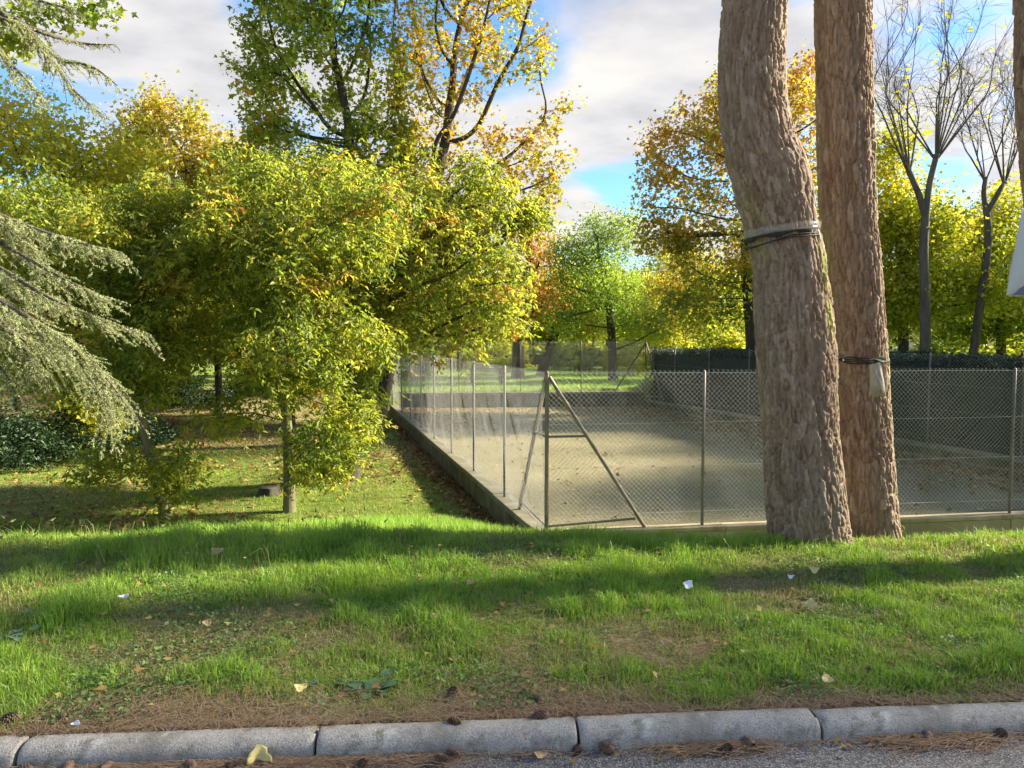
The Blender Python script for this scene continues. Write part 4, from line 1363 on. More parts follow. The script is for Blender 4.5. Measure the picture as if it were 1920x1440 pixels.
def cedar():
    rng = np.random.default_rng(33)
    Yc = 7.4
    base = np.array([-7.6, 8.6, hz(-7.6, 8.6)])
    root = empty('cedar_tree', base, 'cedar with pale feathery drooping boughs reaching in from the left edge', 'tree')
    tz = np.linspace(-.05, 11, 30)
    V, F = tube_path(np.stack([.1 * np.sin(tz * .5), .08 * np.cos(tz * .7), tz], 1), np.linspace(.34, .05, 30), 14)
    link('trunk', mesh_np('trunk', V, F, M_cedarbark, True), root)
    tr = lambda z: base + np.array([0, 0, z - base[2]])
    boughs = [
        # (photo polyline, bare limb?, twig length, density, side droop)
        ([(-160, 330), (0, 400), (110, 440), (190, 462), (252, 476)], .42, 1.0),
        ([(-160, 380), (-20, 440), (90, 500), (170, 540), (222, 560)], .45, 1.0),
        ([(-160, 430), (0, 500), (100, 555), (200, 595), (312, 634)], .50, 1.0),
        ([(-160, 480), (0, 560), (90, 610), (160, 655), (215, 705), (282, 790)], .55, 1.1),
        ([(-160, 540), (0, 610), (90, 650), (165, 690), (205, 740), (224, 812)], .55, 1.1),
        ([(-160, 440), (-40, 480), (40, 520), (90, 560), (140, 575)], .5, 1.1),
        ([(-160, 470), (-60, 540), (10, 600), (60, 660), (80, 700)], .5, 1.1),
        ([(-160, 600), (-60, 650), (10, 690), (40, 740)], .4, .8),
        ([(-160, 330), (-60, 380), (20, 430), (80, 470)], .5, 1.1),
        # top left boughs
        ([(-160, -40), (0, 20), (60, 50), (110, 110), (150, 165), (206, 212)], .40, .8),
        ([(-60, 20), (60, 50), (130, 72), (180, 82), (236, 84)], .18, .6),
        ([(20, 40), (80, 80), (130, 112), (190, 125), (240, 160)], .28, .8),
        ([(-160, -20), (-20, 70), (30, 120), (60, 150), (95, 190)], .30, .7),
        ([(-160, -80), (-20, -30), (80, 0), (160, 20)], .3, .8),
    ]
    tp, nP, nA, nT = [], [], [], []
    for bi, (px, tw, dens) in enumerate(boughs):
        Y = Yc + rng.uniform(-.55, .55)
        pts = [np.array(at(x * .95 - 8, y, Y + .25 * math.sin(i * 1.3 + bi))) for i, (x, y) in enumerate(px)]
        start = tr(pts[0][2] + .35)
        C = catmull([start, (start + pts[0]) / 2 + [0, 0, .12]] + pts, 90)
        n = len(C)
        rs = np.linspace(.045, .004, n)
        tp.append(tube_path(C - base, rs, 6))
        lens = np.linalg.norm(np.diff(C, axis=0), axis=1).sum()
        cnt = int(lens / .030 * dens)
        for k in range(cnt):
            f = rng.uniform(.25, 1.0)
            i = min(n - 2, int(f * (n - 1)))
            t = norm(C[i + 1] - C[i])
            sd = norm(np.cross(t, [0, 0, 1.0]))
            s = 1 if rng.random() < .5 else -1
            l = tw * .85 * (1.25 - f * .80) * rng.uniform(.35, 1.35)
            dr = norm(t * rng.uniform(.7, 1.2) + sd * s * rng.uniform(.2, .9) + np.array([0, 0, rng.uniform(-.7, .2)]))
            m = max(5, int(l / .03))
            q = np.linspace(0, 1, m)
            D = C[i] + dr * (q * l)[:, None] + np.array([0, 0, -1.0]) * (q ** 2 * l * rng.uniform(.1, .45))[:, None]
            tp.append(tube_path(np.asarray(D - base)[::2] if m > 6 else D - base, .0022, 3))
            # rosettes of short needles
            e = rng.integers(0, m, int(l / .011))
            nP.append(D[e] + rng.normal(0, .004, (len(e), 3)))
            nT.append(np.full(len(e), rng.normal(.5, .14)))
            # second order twigs
            for _ in range(int(l / .11)):
                j = int(rng.integers(1, m))
                d2 = norm(dr + sd * rng.uniform(-.9, .9) + np.array([0, 0, rng.uniform(-.5, .2)]))
                l2 = l * rng.uniform(.15, .4)
                ee = D[j] + d2 * (np.linspace(.1, 1, max(3, int(l2 / .012))) * l2)[:, None]
                nP.append(ee); nT.append(np.full(len(ee), rng.normal(.5, .14)))
    P = np.concatenate(nP); T = np.concatenate(nT)
    nn = 5
    P = np.repeat(P, nn, 0); T = np.repeat(T, nn)
    A = norm(rng.normal(0, 1, P.shape) + np.array([0, 0, .45]))
    L = rng.uniform(.012, .024, len(P))[:, None]
    sd = norm(np.cross(A, rng.normal(0, 1, P.shape))) * .0027
    V = np.stack([P - sd, P + sd, P + A * L], 1).reshape(-1, 3)
    F = np.arange(len(V)).reshape(-1, 3)
    tv = np.clip(T + rng.normal(0, .12, len(T)), 0, 1)
    V2, F2 = merge(tp)
    link('boughs', mesh_np('boughs', V2, F2, M_cedarbark, True), root)
    link('needles', mesh_np('needles', V - base, F, M_cedar, False, {'tint': np.repeat(tv, 3)}), root)
    print('cedar needles', len(F))


cedar()

# ------------------------------------------------------------------ grass
M_grass = leaf_mat('grass_blades', [(0.0, (0.38, 0.31, 0.17)), (0.2, (0.31, 0.31, 0.11)), (0.4, (0.24, 0.34, 0.06)), (0.7, (0.22, 0.40, 0.05)), (1.0, (0.33, 0.47, 0.07))], 0.4, 0.45, 0.3, 1.15)
M_dry = leaf_mat('dry_needles', [(0.0, (0.14, 0.085, 0.05)), (0.5, (0.30, 0.19, 0.11)), (1.0, (0.45, 0.33, 0.21))], 0.1, 0.7, 0.2, 1.0)
M_litter = leaf_mat('fallen_leaf', [(0.0, (0.10, 0.055, 0.03)), (0.35, (0.23, 0.12, 0.05)), (0.65, (0.36, 0.24, 0.07)), (1.0, (0.48, 0.38, 0.12))], 0.25, 0.6, 0.3, 1.0)


def blades(rng, x, y, h, w, tint, lean=0.5, seg=2, z=None):
    n = len(x)
    z = ground_h(x, y) if z is None else z
    B = np.stack([x, y, z - 0.004], 1)
    a = rng.uniform(0, 2 * math.pi, n)
    dirv = np.stack([np.cos(a), np.sin(a), np.zeros(n)], 1)
    b = rng.uniform(0, 2 * math.pi, n)
    sd = np.stack([np.cos(b), np.sin(b), np.zeros(n)], 1) * (w / 2)[:, None]
    le = np.abs(rng.normal(0, lean, n))[:, None]
    H = h[:, None]
    if seg == 1:
        V = np.stack([B - sd, B + sd, B + np.array([0, 0, 1.0]) * H + dirv * le * H], 1)
        F = np.arange(n * 3).reshape(-1, 3)
        return V.reshape(-1, 3), F, np.repeat(tint, 3)
    m = B + np.array([0, 0, 1.0]) * H * .62 + dirv * le * H * .28
    t = B + np.array([0, 0, 1.0]) * H * (1.0 - .25 * np.minimum(le, 1.4)) + dirv * le * H * .95
    V = np.stack([B - sd, B + sd, m + sd * .8, m - sd * .8, t], 1).reshape(-1, 3)
    i = (np.arange(n) * 5)[:, None]
    F = np.concatenate([i + np.array([[0, 1, 2]]), i + np.array([[0, 2, 3]]), i + np.array([[3, 2, 4]])])
    return V, F, np.repeat(tint, 5)


def verge_grass():
    rng = np.random.default_rng(55)
    N = 330000
    # more candidates close to the camera
    d = 0.16 + 3.4 * rng.uniform(0, 1, N) ** 1.15
    half = (3.0 + d) * 0.74 + .4
    x = rng.uniform(-1, 1, N) * half
    y = y_kerb(x) + d
    dry = dryness(x, y)
    clump = vnoise(np.stack([x, y], 1), 9.0, 61, 2)
    keep = rng.uniform(0, 1, N) < np.clip((1 - dry * 0.62) * (0.25 + 1.1 * clump), 0.14, 1)
    x, y, d, dry, clump = x[keep], y[keep], d[keep], dry[keep], clump[keep]
    n = len(x)
    cr = sstep(2.0, 2.5, d)
    big = vnoise(np.stack([x, y], 1), 1.7, 66, 3)
    h = (0.020 + 0.048 * (1 - dry) ** 1.3 * (0.45 + clump) * (.5 + big)) * rng.uniform(.45, 1.5, n) * (1 + .25 * cr * (x < -.5))
    w = rng.uniform(.0026, .0050, n) * (1 + .12 * d)
    tint = np.clip(.76 - .62 * dry + (big - .5) * .9 + (clump - .5) * .3 + rng.normal(0, .16, n), 0, 1)
    straw = rng.uniform(0, 1, n) < .10 + .25 * dry
    tint = np.where(straw, rng.uniform(0, .2, n), tint)
    h = h * (.6 + .9 * sstep(.35, .7, vnoise(np.stack([x, y], 1), 4.0, 68, 2)))
    flat = straw & (rng.uniform(0, 1, n) < .6)
    h = np.where(flat, h * .55, h)
    V, F, tv = blades(rng, x, y, h, w, tint, np.where(flat, 2.4, .85))
    tag(link('verge_grass', mesh_np('verge_grass', V, F, M_grass, False, {'tint': tv})), 'uneven green grass blades covering the roadside verge', 'grass', kind='stuff')
    print('verge blades', n)
    # seed stalks and tall grass along the crest
    n = 2600
    x = rng.uniform(-4.6, 4.6, n); d = rng.uniform(2.2, 3.1, n); y = y_kerb(x) + d
    k = rng.uniform(0, 1, n) < np.where(x < -.9, .8, .30) * sstep(.35, .6, vnoise(np.stack([x, y], 1), 2.2, 63, 2))
    x, y = x[k], y[k]; n = len(x)
    h = rng.uniform(.10, .24, n) * np.where(x < -1, 1.0, .62)
    V, F, tv = blades(rng, x, y, h, rng.uniform(.003, .0055, n), np.clip(rng.normal(.30, .3, n), 0, 1), .7)
    parts = [(V, F)]; ts = [tv]
    m = min(n, 150)
    tipx = V.reshape(-1, 5, 3)[:m, 4]; mid = V.reshape(-1, 5, 3)[:m, 3]
    ax = norm(tipx - mid)
    for r_ in range(2):
        P = tipx - ax * .02
        V2, F2, kk = leaf_verts(P, ax, norm(rng.normal(0, 1, P.shape)), np.full(m, .05), np.full(m, .010), 'simple')
        parts.append((V2, F2)); ts.append(np.full(len(V2), .12))
    V, F = merge(parts)
    tag(link('tall_grass', mesh_np('tall_grass', V, F, M_grass, False, {'tint': np.concatenate(ts)})), 'taller straw-coloured grass with seed heads along the crest of the verge', 'grass', kind='stuff')


verge_grass()


def verge_weeds():
    """low clover and dry weed patches between the grass"""
    rng = np.random.default_rng(57)
    N = 60000
    d = .2 + 2.7 * rng.uniform(0, 1, N); x = rng.uniform(-1, 1, N) * ((3 + d) * .72); y = y_kerb(x) + d
    P2 = np.stack([x, y], 1)
    green = sstep(.55, .68, vnoise(P2, 2.3, 131, 4)); grey = sstep(.56, .66, vnoise(P2 + 40, 1.9, 137, 4)) * (.35 + .65 * sstep(-1, 1.5, x))
    u = rng.uniform(0, 1, N)
    k = (u < green * .7) | (u > 1 - grey * .55)
    kind = (u < green * .7)[k]
    x, y = x[k], y[k]; n = len(x)
    z = ground_h(x, y) + np.abs(rng.normal(.012, .016, n)) + np.where(kind, .012, .022) * rng.uniform(0, 1.4, n)
    L = np.where(kind, .020, .016) * rng.uniform(.6, 1.4, n)
    nr = norm(np.array([0, 0, 1.0]) + rng.normal(0, .45, (n, 3))); ax = norm(rng.normal(0, 1, (n, 3)) * [1, 1, .35])
    V, F, q = leaf_verts(np.stack([x, y, z], 1), ax, nr, L, L * np.where(kind, .8, .35), 'simple')
    tv = np.clip(np.where(kind, .72, .22) + rng.normal(0, .14, n), 0, 1)
    m = leaf_mat('low_weed_leaves', [(0, (.20, .16, .11)), (.35, (.26, .24, .15)), (.6, (.10, .19, .05)), (1, (.19, .30, .08))], .3, .55, .3, 1.1)
    tag(link('low_weeds', mesh_np('low_weeds', V, F, m, False, {'tint': np.repeat(tv, q)})), 'patches of low clover and dry grey weeds in the verge grass', 'weeds', kind='stuff')


verge_weeds()


def lawn_grass():
    rng = np.random.default_rng(56)
    N = 120000
    y = 6.2 + 16 * rng.uniform(0, 1, N) ** 1.5
    x = rng.uniform(-.72, .12, N) * y
    k = (x < x_left(y) - .18) | (y < np.minimum(9.5, y_front(x) - .2))
    P = np.stack([x, y], 1)
    cl = vnoise(P, 3.5, 71, 3)
    k &= rng.uniform(0, 1, N) < .25 + cl
    x, y, cl = x[k], y[k], cl[k]; n = len(x)
    near = 1 - sstep(9.5, 12.5, y)
    h = (.03 + .05 * near + .03 * cl) * rng.uniform(.6, 1.4, n)
    tint = np.clip(.42 + .3 * near + (vnoise(np.stack([x, y], 1), .8, 72, 3) - .5) * .9 + rng.normal(0, .15, n), 0, 1)
    V, F, tv = blades(rng, x, y, h, .007 + .0006 * y, tint, .6, 1)
    tag(link('lawn_grass', mesh_np('lawn_grass', V, F, M_grass, False, {'tint': tv})), 'short grass of the sloping lawn left of the court', 'grass', kind='stuff')
    N = 42000
    y = rng.uniform(29.5, 52, N); x = rng.uniform(-.30, .30, N) * y
    k = (y > y_back(x) + .45)
    x, y = x[k], y[k]; n = len(x)
    V, F, tv = blades(rng, x, y, rng.uniform(.06, .13, n), np.full(n, .05), np.clip(rng.normal(.72, .15, n), 0, 1), .6, 1)
    tag(link('far_lawn_grass', mesh_np('far_lawn_grass', V, F, M_grass, False, {'tint': tv})), 'sunny grass of the lawn beyond the court', 'grass', kind='stuff')


lawn_grass()


def flat_leaves(name, label, x, y, size, seed, z=None, tint=(.5, .3), lift=.012, mat=None, shape='maple', aspect=.9):
    rng = np.random.default_rng(seed)
    n = len(x)
    z = ground_h(x, y) if z is None else np.full(n, z)
    P = np.stack([x, y, z + lift + rng.uniform(0, .02, n)], 1)
    ax = norm(np.stack([rng.normal(0, 1, n), rng.normal(0, 1, n), rng.normal(0, .25, n)], 1))
    nr = norm(np.array([0, 0, 1.0]) + rng.normal(0, .35, (n, 3)))
    L = size * rng.uniform(.6, 1.3, n)
    V, F, k = leaf_verts(P, ax, nr, L, L * aspect, shape)
    tv = np.clip(rng.normal(tint[0], tint[1], n), 0, 1)
    o = link(name, mesh_np(name, V, F, mat or M_litter, False, {'tint': np.repeat(tv, k)}))
    return tag(o, label, 'leaves', kind='stuff')


def litter():
    rng = np.random.default_rng(58)
    # lawn on the left
    N = 26000
    y = 10 + 22 * rng.uniform(0, 1, N) ** .8; x = rng.uniform(-.70, -.02, N) * y
    P = np.stack([x, y], 1)
    k = (x < x_left(y) - .2) & (rng.uniform(0, 1, N) < sstep(.38, .65, vnoise(P, .35, 81, 3)) * .8 + .10 + .5 * sstep(16, 20, y))
    flat_leaves('fallen_leaves', 'brown and yellow fallen leaves strewn over the lawn under the trees', x[k], y[k], .11, 1, tint=(.55, .28))
    # strip along the wall
    n = 3600
    y = rng.uniform(10.2, 28, n); x = x_left(y) - .14 - np.abs(rng.normal(0, .24, n))
    flat_leaves('fallen_leaves', 'brown leaf drift lying along the foot of the mossy wall', x, y, .09, 2, tint=(.28, .2))
    # court
    xs, ys = [], []
    n = 900
    y = rng.uniform(10.2, 29, n); f = rng.uniform(0, 1, n); xs.append(x_left(y) * (1 - f) + x_right(y) * f); ys.append(y)
    n = 5200
    y = rng.uniform(13, 29, n); xs.append(x_right(y) - .25 - np.abs(rng.normal(0, 1.5, n))); ys.append(y)
    n = 2600
    y = 28.6 - np.abs(rng.normal(0, 3.2, n)); xs.append(x_left(y) + .25 + np.abs(rng.normal(0, 1.1, n))); ys.append(y)
    n = 900
    y = rng.uniform(26.5, 28.6, n); xs.append(rng.uniform(-4, 5, n)); ys.append(y)
    x = np.concatenate(xs); y = np.concatenate(ys)
    k = (x > x_left(y) + .2) & (x < x_right(y) - .15) & (y < y_back(x) - .25) & (y > y_front(x) + .25)
    flat_leaves('fallen_leaves', 'reddish and tan fallen leaves scattered on the court floor', x[k], y[k], .10, 3, z=COURT_Z + .01, tint=(.45, .28))
    # pine needles on the verge and in the gutter
    n = 34000
    d = .14 + 3.0 * rng.uniform(0, 1, n) ** 1.6; x = rng.uniform(-1, 1, n) * ((3 + d) * .74 + .3); y = y_kerb(x) + d
    dr = dryness(x, y)
    k = rng.uniform(0, 1, n) < .10 + .9 * dr ** 1.2
    x, y = x[k], y[k]; n = len(x)
    z = ground_h(x, y) + rng.uniform(.004, .03, n)
    m = 9000
    gx = rng.uniform(-2.6, 3.2, m)
    dens = sstep(.40, .72, vnoise(np.stack([gx, gx * 0], 1), 2.4, 91, 3)) + .06
    g = rng.uniform(0, 1, m) < dens
    gx = gx[g]; gy = y_kerb(gx) - .008 - np.abs(rng.normal(0, .05, len(gx))) * (.35 + vnoise(np.stack([gx, gx * 0], 1), 1.7, 92, 2))
    gz = rng.uniform(.004, .022, len(gx))
    x = np.concatenate([x, gx]); y = np.concatenate([y, gy]); z = np.concatenate([z, gz]); n = len(x)
    a = np.where(np.arange(n) < n - len(gx), rng.uniform(0, 2 * math.pi, n), rng.normal(.06, .5, n))
    L = rng.uniform(.05, .15, n)
    dv = np.stack([np.cos(a), np.sin(a), rng.normal(0, .06, n)], 1)
    sd = np.stack([-np.sin(a), np.cos(a), np.zeros(n)], 1)
    P = np.stack([x, y, z], 1)
    bend = sd * (rng.normal(0, .12, n) * L)[:, None]
    w = sd * .0011
    A, M_, B = P - dv * (L / 2)[:, None], P + bend + np.array([0, 0, .004]), P + dv * (L / 2)[:, None]
    for q in (A, M_, B):
        gi = slice(n - len(gx), n)
        q[gi, 1] = np.minimum(q[gi, 1], y_kerb(q[gi, 0]) - .004); q[gi, 2] = np.maximum(q[gi, 2], .003)
    V = np.stack([A - w, A + w, M_ + w, M_ - w, B + w * .5, B - w * .5], 1).reshape(-1, 3)
    i = (np.arange(n) * 6)[:, None]
    F = np.concatenate([i + np.array([[0, 1, 2, 3]]), i + np.array([[3, 2, 4, 5]])])
    tv = np.clip(rng.normal(.5, .25, n), 0, 1)
    tag(link('pine_needle_litter', mesh_np('pine_needle_litter', V, F, M_dry, False, {'tint': np.repeat(tv, 6)})), 'brown dry pine needles on the verge and in the gutter', 'needles', kind='stuff')
    # a few small leaves in the verge grass
    n = 260
    d = .2 + 2.6 * rng.uniform(0, 1, n); x = rng.uniform(-1, 1, n) * (3 + d) * .66; y = y_kerb(x) + d
    flat_leaves('fallen_leaves', 'small scattered dry leaves caught in the verge grass', x, y, .045, 4, tint=(.5, .3), lift=.03)
    n = 90
    x = rng.uniform(-2.3, 2.8, n); y = y_kerb(x) - np.abs(rng.normal(.03, .05, n)) - .02
    flat_leaves('fallen_leaves', 'crumbs of dry leaves in the gutter', x, y, .03, 5, z=0.0, tint=(.4, .25), lift=.006)


litter()

# ------------------------------------------------------------------ small things on the verge and in the gutter
M_cone = noise_mat('pine_cone', [(.3, (.10, .055, .035)), (.6, (.20, .125, .085)), (.8, (.30, .21, .15))], 40, .85, .4, 120, .002)


def cone_mesh():
    L, rad = .058, .020
    V, F = [], []
    n = 96
    ga = math.pi * (3 - math.sqrt(5))

    def prof(t): return rad * (math.sin(math.pi * min(1, t * .92 + .08)) ** .62)
    core, cf = tube_path([(0, 0, L * t) for t in np.linspace(.02, .98, 9)], np.array([max(.003, prof(t) * .78) for t in np.linspace(.02, .98, 9)]), 8)
    for k in range(n):
        t = (k + .5) / n
        a = k * ga
        r = prof(t)
        w = .0062 * (.6 + .7 * r / rad)
        d = np.array([math.cos(a), math.sin(a), 0]); s = np.array([-math.sin(a), math.cos(a), 0]); u = np.array([0, 0, 1.0])
        c = d * r * .74 + u * L * t
        tip = d * r * 1.10 + u * (L * t + .005)
        o = len(V)
        V += [c - s * w * .5 - u * .003, c + s * w * .5 - u * .003, tip + s * w * .62, tip - s * w * .62, tip + d * .002 + u * .003, c + u * .004]
        F += [(o, o + 1, o + 2), (o, o + 2, o + 3), (o + 3, o + 2, o + 4), (o + 5, o + 4, o + 2), (o + 5, o + 3, o + 4)]
    V1 = np.array(V)
    V, F = merge([(core, cf), (V1, np.array(F))])
    return mesh_np('pine_cone', V - np.array([0, 0, L / 2]), F, M_cone)


CONE = cone_mesh()
rng_c = np.random.default_rng(12)


def cone(px, py, z, label, group=None, sc=1.0):
    p = at_z(px, py, z)
    o = link('pine_cone', CONE)
    road_side = py > 1362
    if road_side: p.y = min(p.y, y_kerb(p.x) - .024 * sc)
    g = 0.0 if road_side else hz(p.x, p.y)
    o.location = (p.x, p.y, g + .019 * sc)
    o.rotation_euler = (math.pi / 2 + rng_c.uniform(-.25, .25), rng_c.uniform(-.3, .3), rng_c.uniform(0, 6.28))
    o.scale = (sc,) * 3
    tag(o, label, 'pine cone', group)


cone(846, 1411, .02, 'upper of two pine cones touching at the foot of the kerb', None, .95)
cone(824, 1423, .02, 'lower of two pine cones touching at the foot of the kerb', None, .95)
cone(1365, 1402, .02, 'dark pine cone on the brown needle heap in the gutter', None, .9)
cone(1400, 1385, .02, 'pine cone against the kerb behind the brown needle heap')
cone(1736, 1376, .02, 'lone pine cone at the kerb on the right, nearest of two there', None, .85)
cone(1876, 1374, .02, 'pine cone in the gutter nearest the right edge', None, 1.0)
cone(1137, 1395, .02, 'pine cone in the gutter right of the stepped kerb joint', None, 1.05)
cone(1082, 1398, .02, 'small pine cone right under the stepped kerb joint', None, .8)
cone(358, 1434, .02, 'pale pine cone in the gutter left of the big yellow leaf', None, .9)
cone(480, 1428, .02, 'pine cone under the big yellow leaf at the kerb', None, .8)
cone(1015, 1335, .10, 'largest pine cone on the verge just behind the kerb, near the centre', None, 1.25)
cone(1008, 1300, .10, 'pine cone half hidden in grass behind the largest one', None, 1.0)
cone(850, 1345, .10, 'flattish pine cone behind the kerb, left of the largest one', None, 1.15)
cone(175, 1322, .10, 'reddish pine cone among needles on the left of the verge', None, 1.0)
cone(20, 1340, .10, 'big pine cone at the left edge behind the kerb', None, 1.3)
cone(115, 1332, .10, 'small pale pine cone between two larger ones at left', None, .85)
cone(850, 1282, .10, 'grey pine cone in grass, uphill of the flattish one', None, 1.0)
cone(1306, 1304, .10, 'pine cone in the grass in front of the lush tuft', None, .9)
for px, py, lab in ((60, 1432, 'pine cone cut by the bottom edge, nearest the lower left corner'), (130, 1436, 'pine cone at the bottom edge under the first kerb stone'), (200, 1436, 'small pine cone at the bottom edge between the corner and the pale one'), (430, 1436, 'pine cone at the bottom edge just left of the big yellow leaf'), (680, 1430, 'pine cone in the needles right of the big yellow leaf')):
    cone(px, py, .02, lab, 'gutter pine cones at lower left', rng_c.uniform(.75, 1.0))

M_pale_leaf = noise_mat('pale_yellow_leaf', [(.3, (.50, .40, .13)), (.7, (.66, .56, .24))], 30, .6, .2, 60, .003)
M_paper = noise_mat('white_paper', [(.3, (.66, .68, .72)), (.7, (.85, .86, .88))], 20, .7, .1, 40, .003)
M_tan_leaf = noise_mat('tan_dry_leaf', [(.3, (.34, .22, .10)), (.7, (.50, .36, .19))], 30, .7, .2, 60, .003)


def curled(name, label, cat, px, py, z, size, mat, seed, tilt=0.5, aspect=.8, curl=.35, lobes=0.18):
    """a thin curled leaf or scrap with its own crumpled surface"""
    rng = np.random.default_rng(seed)
    n, m = 7, 14
    V = [(0, 0, 0)]
    for i in range(1, n):
        for j in range(m):
            a = 2 * math.pi * j / m
            r = i / (n - 1) * (1 + lobes * math.sin(a * 3 + seed) + .08 * rng.normal())
            V.append((math.cos(a) * r, math.sin(a) * r * aspect, 0))
    V = np.array(V)
    V[:, 2] = curl * (V[:, 0] ** 2 - .5 * V[:, 1] ** 2) + (vnoise(V, 2.2, seed, 2) - .5) * .35
    F4, F3 = [], []
    for j in range(m):
        F3.append((0, 1 + j, 1 + (j + 1) % m))
        for i in range(n - 2):
            a, b = 1 + i * m + j, 1 + i * m + (j + 1) % m
            F4.append((a, a + m, b + m, b))
    V *= size / 2
    me = mesh_np(name, V, [np.array(F3), np.array(F4)], mat, True)
    o = link(name, me)
    md = o.modifiers.new('thickness', 'SOLIDIFY'); md.thickness = .0012
    p = at_z(px, py, z)
    rd = py > 1405
    g = 0.0 if rd else hz(p.x, p.y) + .03
    if rd: p.y = min(p.y, y_kerb(p.x) - .03)
    o.location = (p.x, p.y, g + size * .5 * abs(math.sin(tilt)) * .8 + .006)
    o.rotation_euler = (tilt, rng.uniform(-.2, .2), rng.uniform(-.6, .6))
    return tag(o, label, cat)


curled('fallen_leaf', 'big pale yellow leaf leaning on the kerb face', 'leaf', 492, 1418, .02, .085, M_pale_leaf, 3, 1.15, .95)
curled('fallen_leaf', 'pale yellow leaf standing in the grass right of the white scrap', 'leaf', 1520, 1104, .16, .062, M_pale_leaf, 4, 1.0, .9)
curled('paper_scrap', 'larger crumpled white paper scrap on the verge', 'litter', 1287, 1080, .16, .085, M_paper, 5, .8, .6, .8)
curled('paper_scrap', 'small white scrap near the foot of the bent pine', 'litter', 1482, 1050, .16, .045, M_paper, 6, .8, .6, .8)
curled('fallen_leaf', 'yellow leaf in the grass just in front of the bent pine', 'leaf', 1526, 1036, .16, .07, M_pale_leaf, 7, .5, .9)
curled('fallen_leaf', 'tan curled leaf lying in the middle of the verge', 'leaf', 818, 1140, .15, .055, M_tan_leaf, 8, .5, .7)
curled('fallen_leaf', 'orange-tan leaf higher up in the middle of the verge', 'leaf', 881, 1077, .16, .05, M_tan_leaf, 9, .6, .7)
curled('fallen_leaf', 'tiny pale leaf scrap right behind the kerb on the left', 'leaf', 143, 1357, .10, .035, M_paper, 10, 1.0, .5)
curled('fallen_leaf', 'whitish leaf in tall grass left of centre', 'leaf', 233, 1116, .15, .05, M_paper, 11, .7, .5)
curled('fallen_leaf', 'rounded tan leaf in the grass left of centre', 'leaf', 388, 1156, .15, .045, M_tan_leaf, 12, .8, .8)
curled('fallen_leaf', 'pale green-white leaf in the lower verge left of centre', 'leaf', 563, 1281, .12, .055, M_pale_leaf, 13, .6, .7)
curled('fallen_leaf', 'blurry orange leaf near the crest on the left', 'leaf', 406, 1024, .18, .08, M_tan_leaf, 14, .6, .8)
curled('fallen_leaf', 'crumpled pale leaf in the gutter near the centre', 'leaf', 1012, 1412, .02, .06, M_tan_leaf, 15, .3, .6)
curled('fallen_leaf', 'orange-yellow leaf in the grass above the last kerb joint', 'leaf', 1550, 1265, .12, .05, M_pale_leaf, 16, .8, .8)
curled('fallen_leaf', 'tiny cream leaf in the bare patch on the right', 'leaf', 1396, 1200, .14, .035, M_pale_leaf, 17, .4, .6)


def weed(label, px, py, n, size, seed, mat):
    rng = np.random.default_rng(seed)
    p = at_z(px, py, .14)
    c = np.array([p.x, p.y, hz(p.x, p.y)])
    root = empty('broadleaf_weed', c, label, 'weed')
    for k in range(n):
        a = rng.uniform(0, 2 * math.pi)
        d = np.array([math.cos(a), math.sin(a), rng.uniform(.25, .8)]); d /= np.linalg.norm(d)
        off_ = np.array([rng.normal(0, size * .9), rng.normal(0, size * .6), .01])
        L = size * rng.uniform(.7, 1.3)
        s = np.array([-math.sin(a), math.cos(a), 0]) * L * .32
        u = np.linspace(0, 1, 6)
        ctr = off_ + d * (u * L)[:, None] + np.array([0, 0, -1.0]) * (u ** 2 * L * .45)[:, None]
        wd = np.sin(np.pi * np.clip(u * .9 + .06, 0, 1)) ** .8
        V = np.concatenate([ctr - s * wd[:, None] + [0, 0, .006], ctr, ctr + s * wd[:, None] + [0, 0, .006]])
        i = np.arange(5)
        F = np.concatenate([np.stack([i, i + 1, i + 7, i + 6], 1), np.stack([i + 6, i + 7, i + 13, i + 12], 1)])
        link('leaf', mesh_np('leaf', V, F, mat, True), root)


M_weed = noise_mat('weed_leaf', [(.3, (.035, .085, .03)), (.7, (.08, .15, .06))], 30, .45, .3, 80, .003, spec=.4)
M_clover = noise_mat('grey_green_leaf', [(.3, (.10, .16, .09)), (.7, (.18, .25, .15))], 30, .5, .3, 80, .003, spec=.4)
weed('grey-green broad-leaved weed at the left edge, middle of the verge', 85, 1135, 16, .08, 1, M_clover)
weed('dark broad-leaved weed at the far left below the grey-green one', 20, 1172, 14, .08, 2, M_clover)
weed('dark green plantain rosette in the lush grass left of centre', 690, 1255, 14, .09, 3, M_weed)
weed('low dark green weed against the kerb right of centre', 1070, 1330, 8, .05, 4, M_weed)
weed('round leafy weed patch behind the white scraps on the right', 1545, 1085, 16, .05, 5, M_weed)


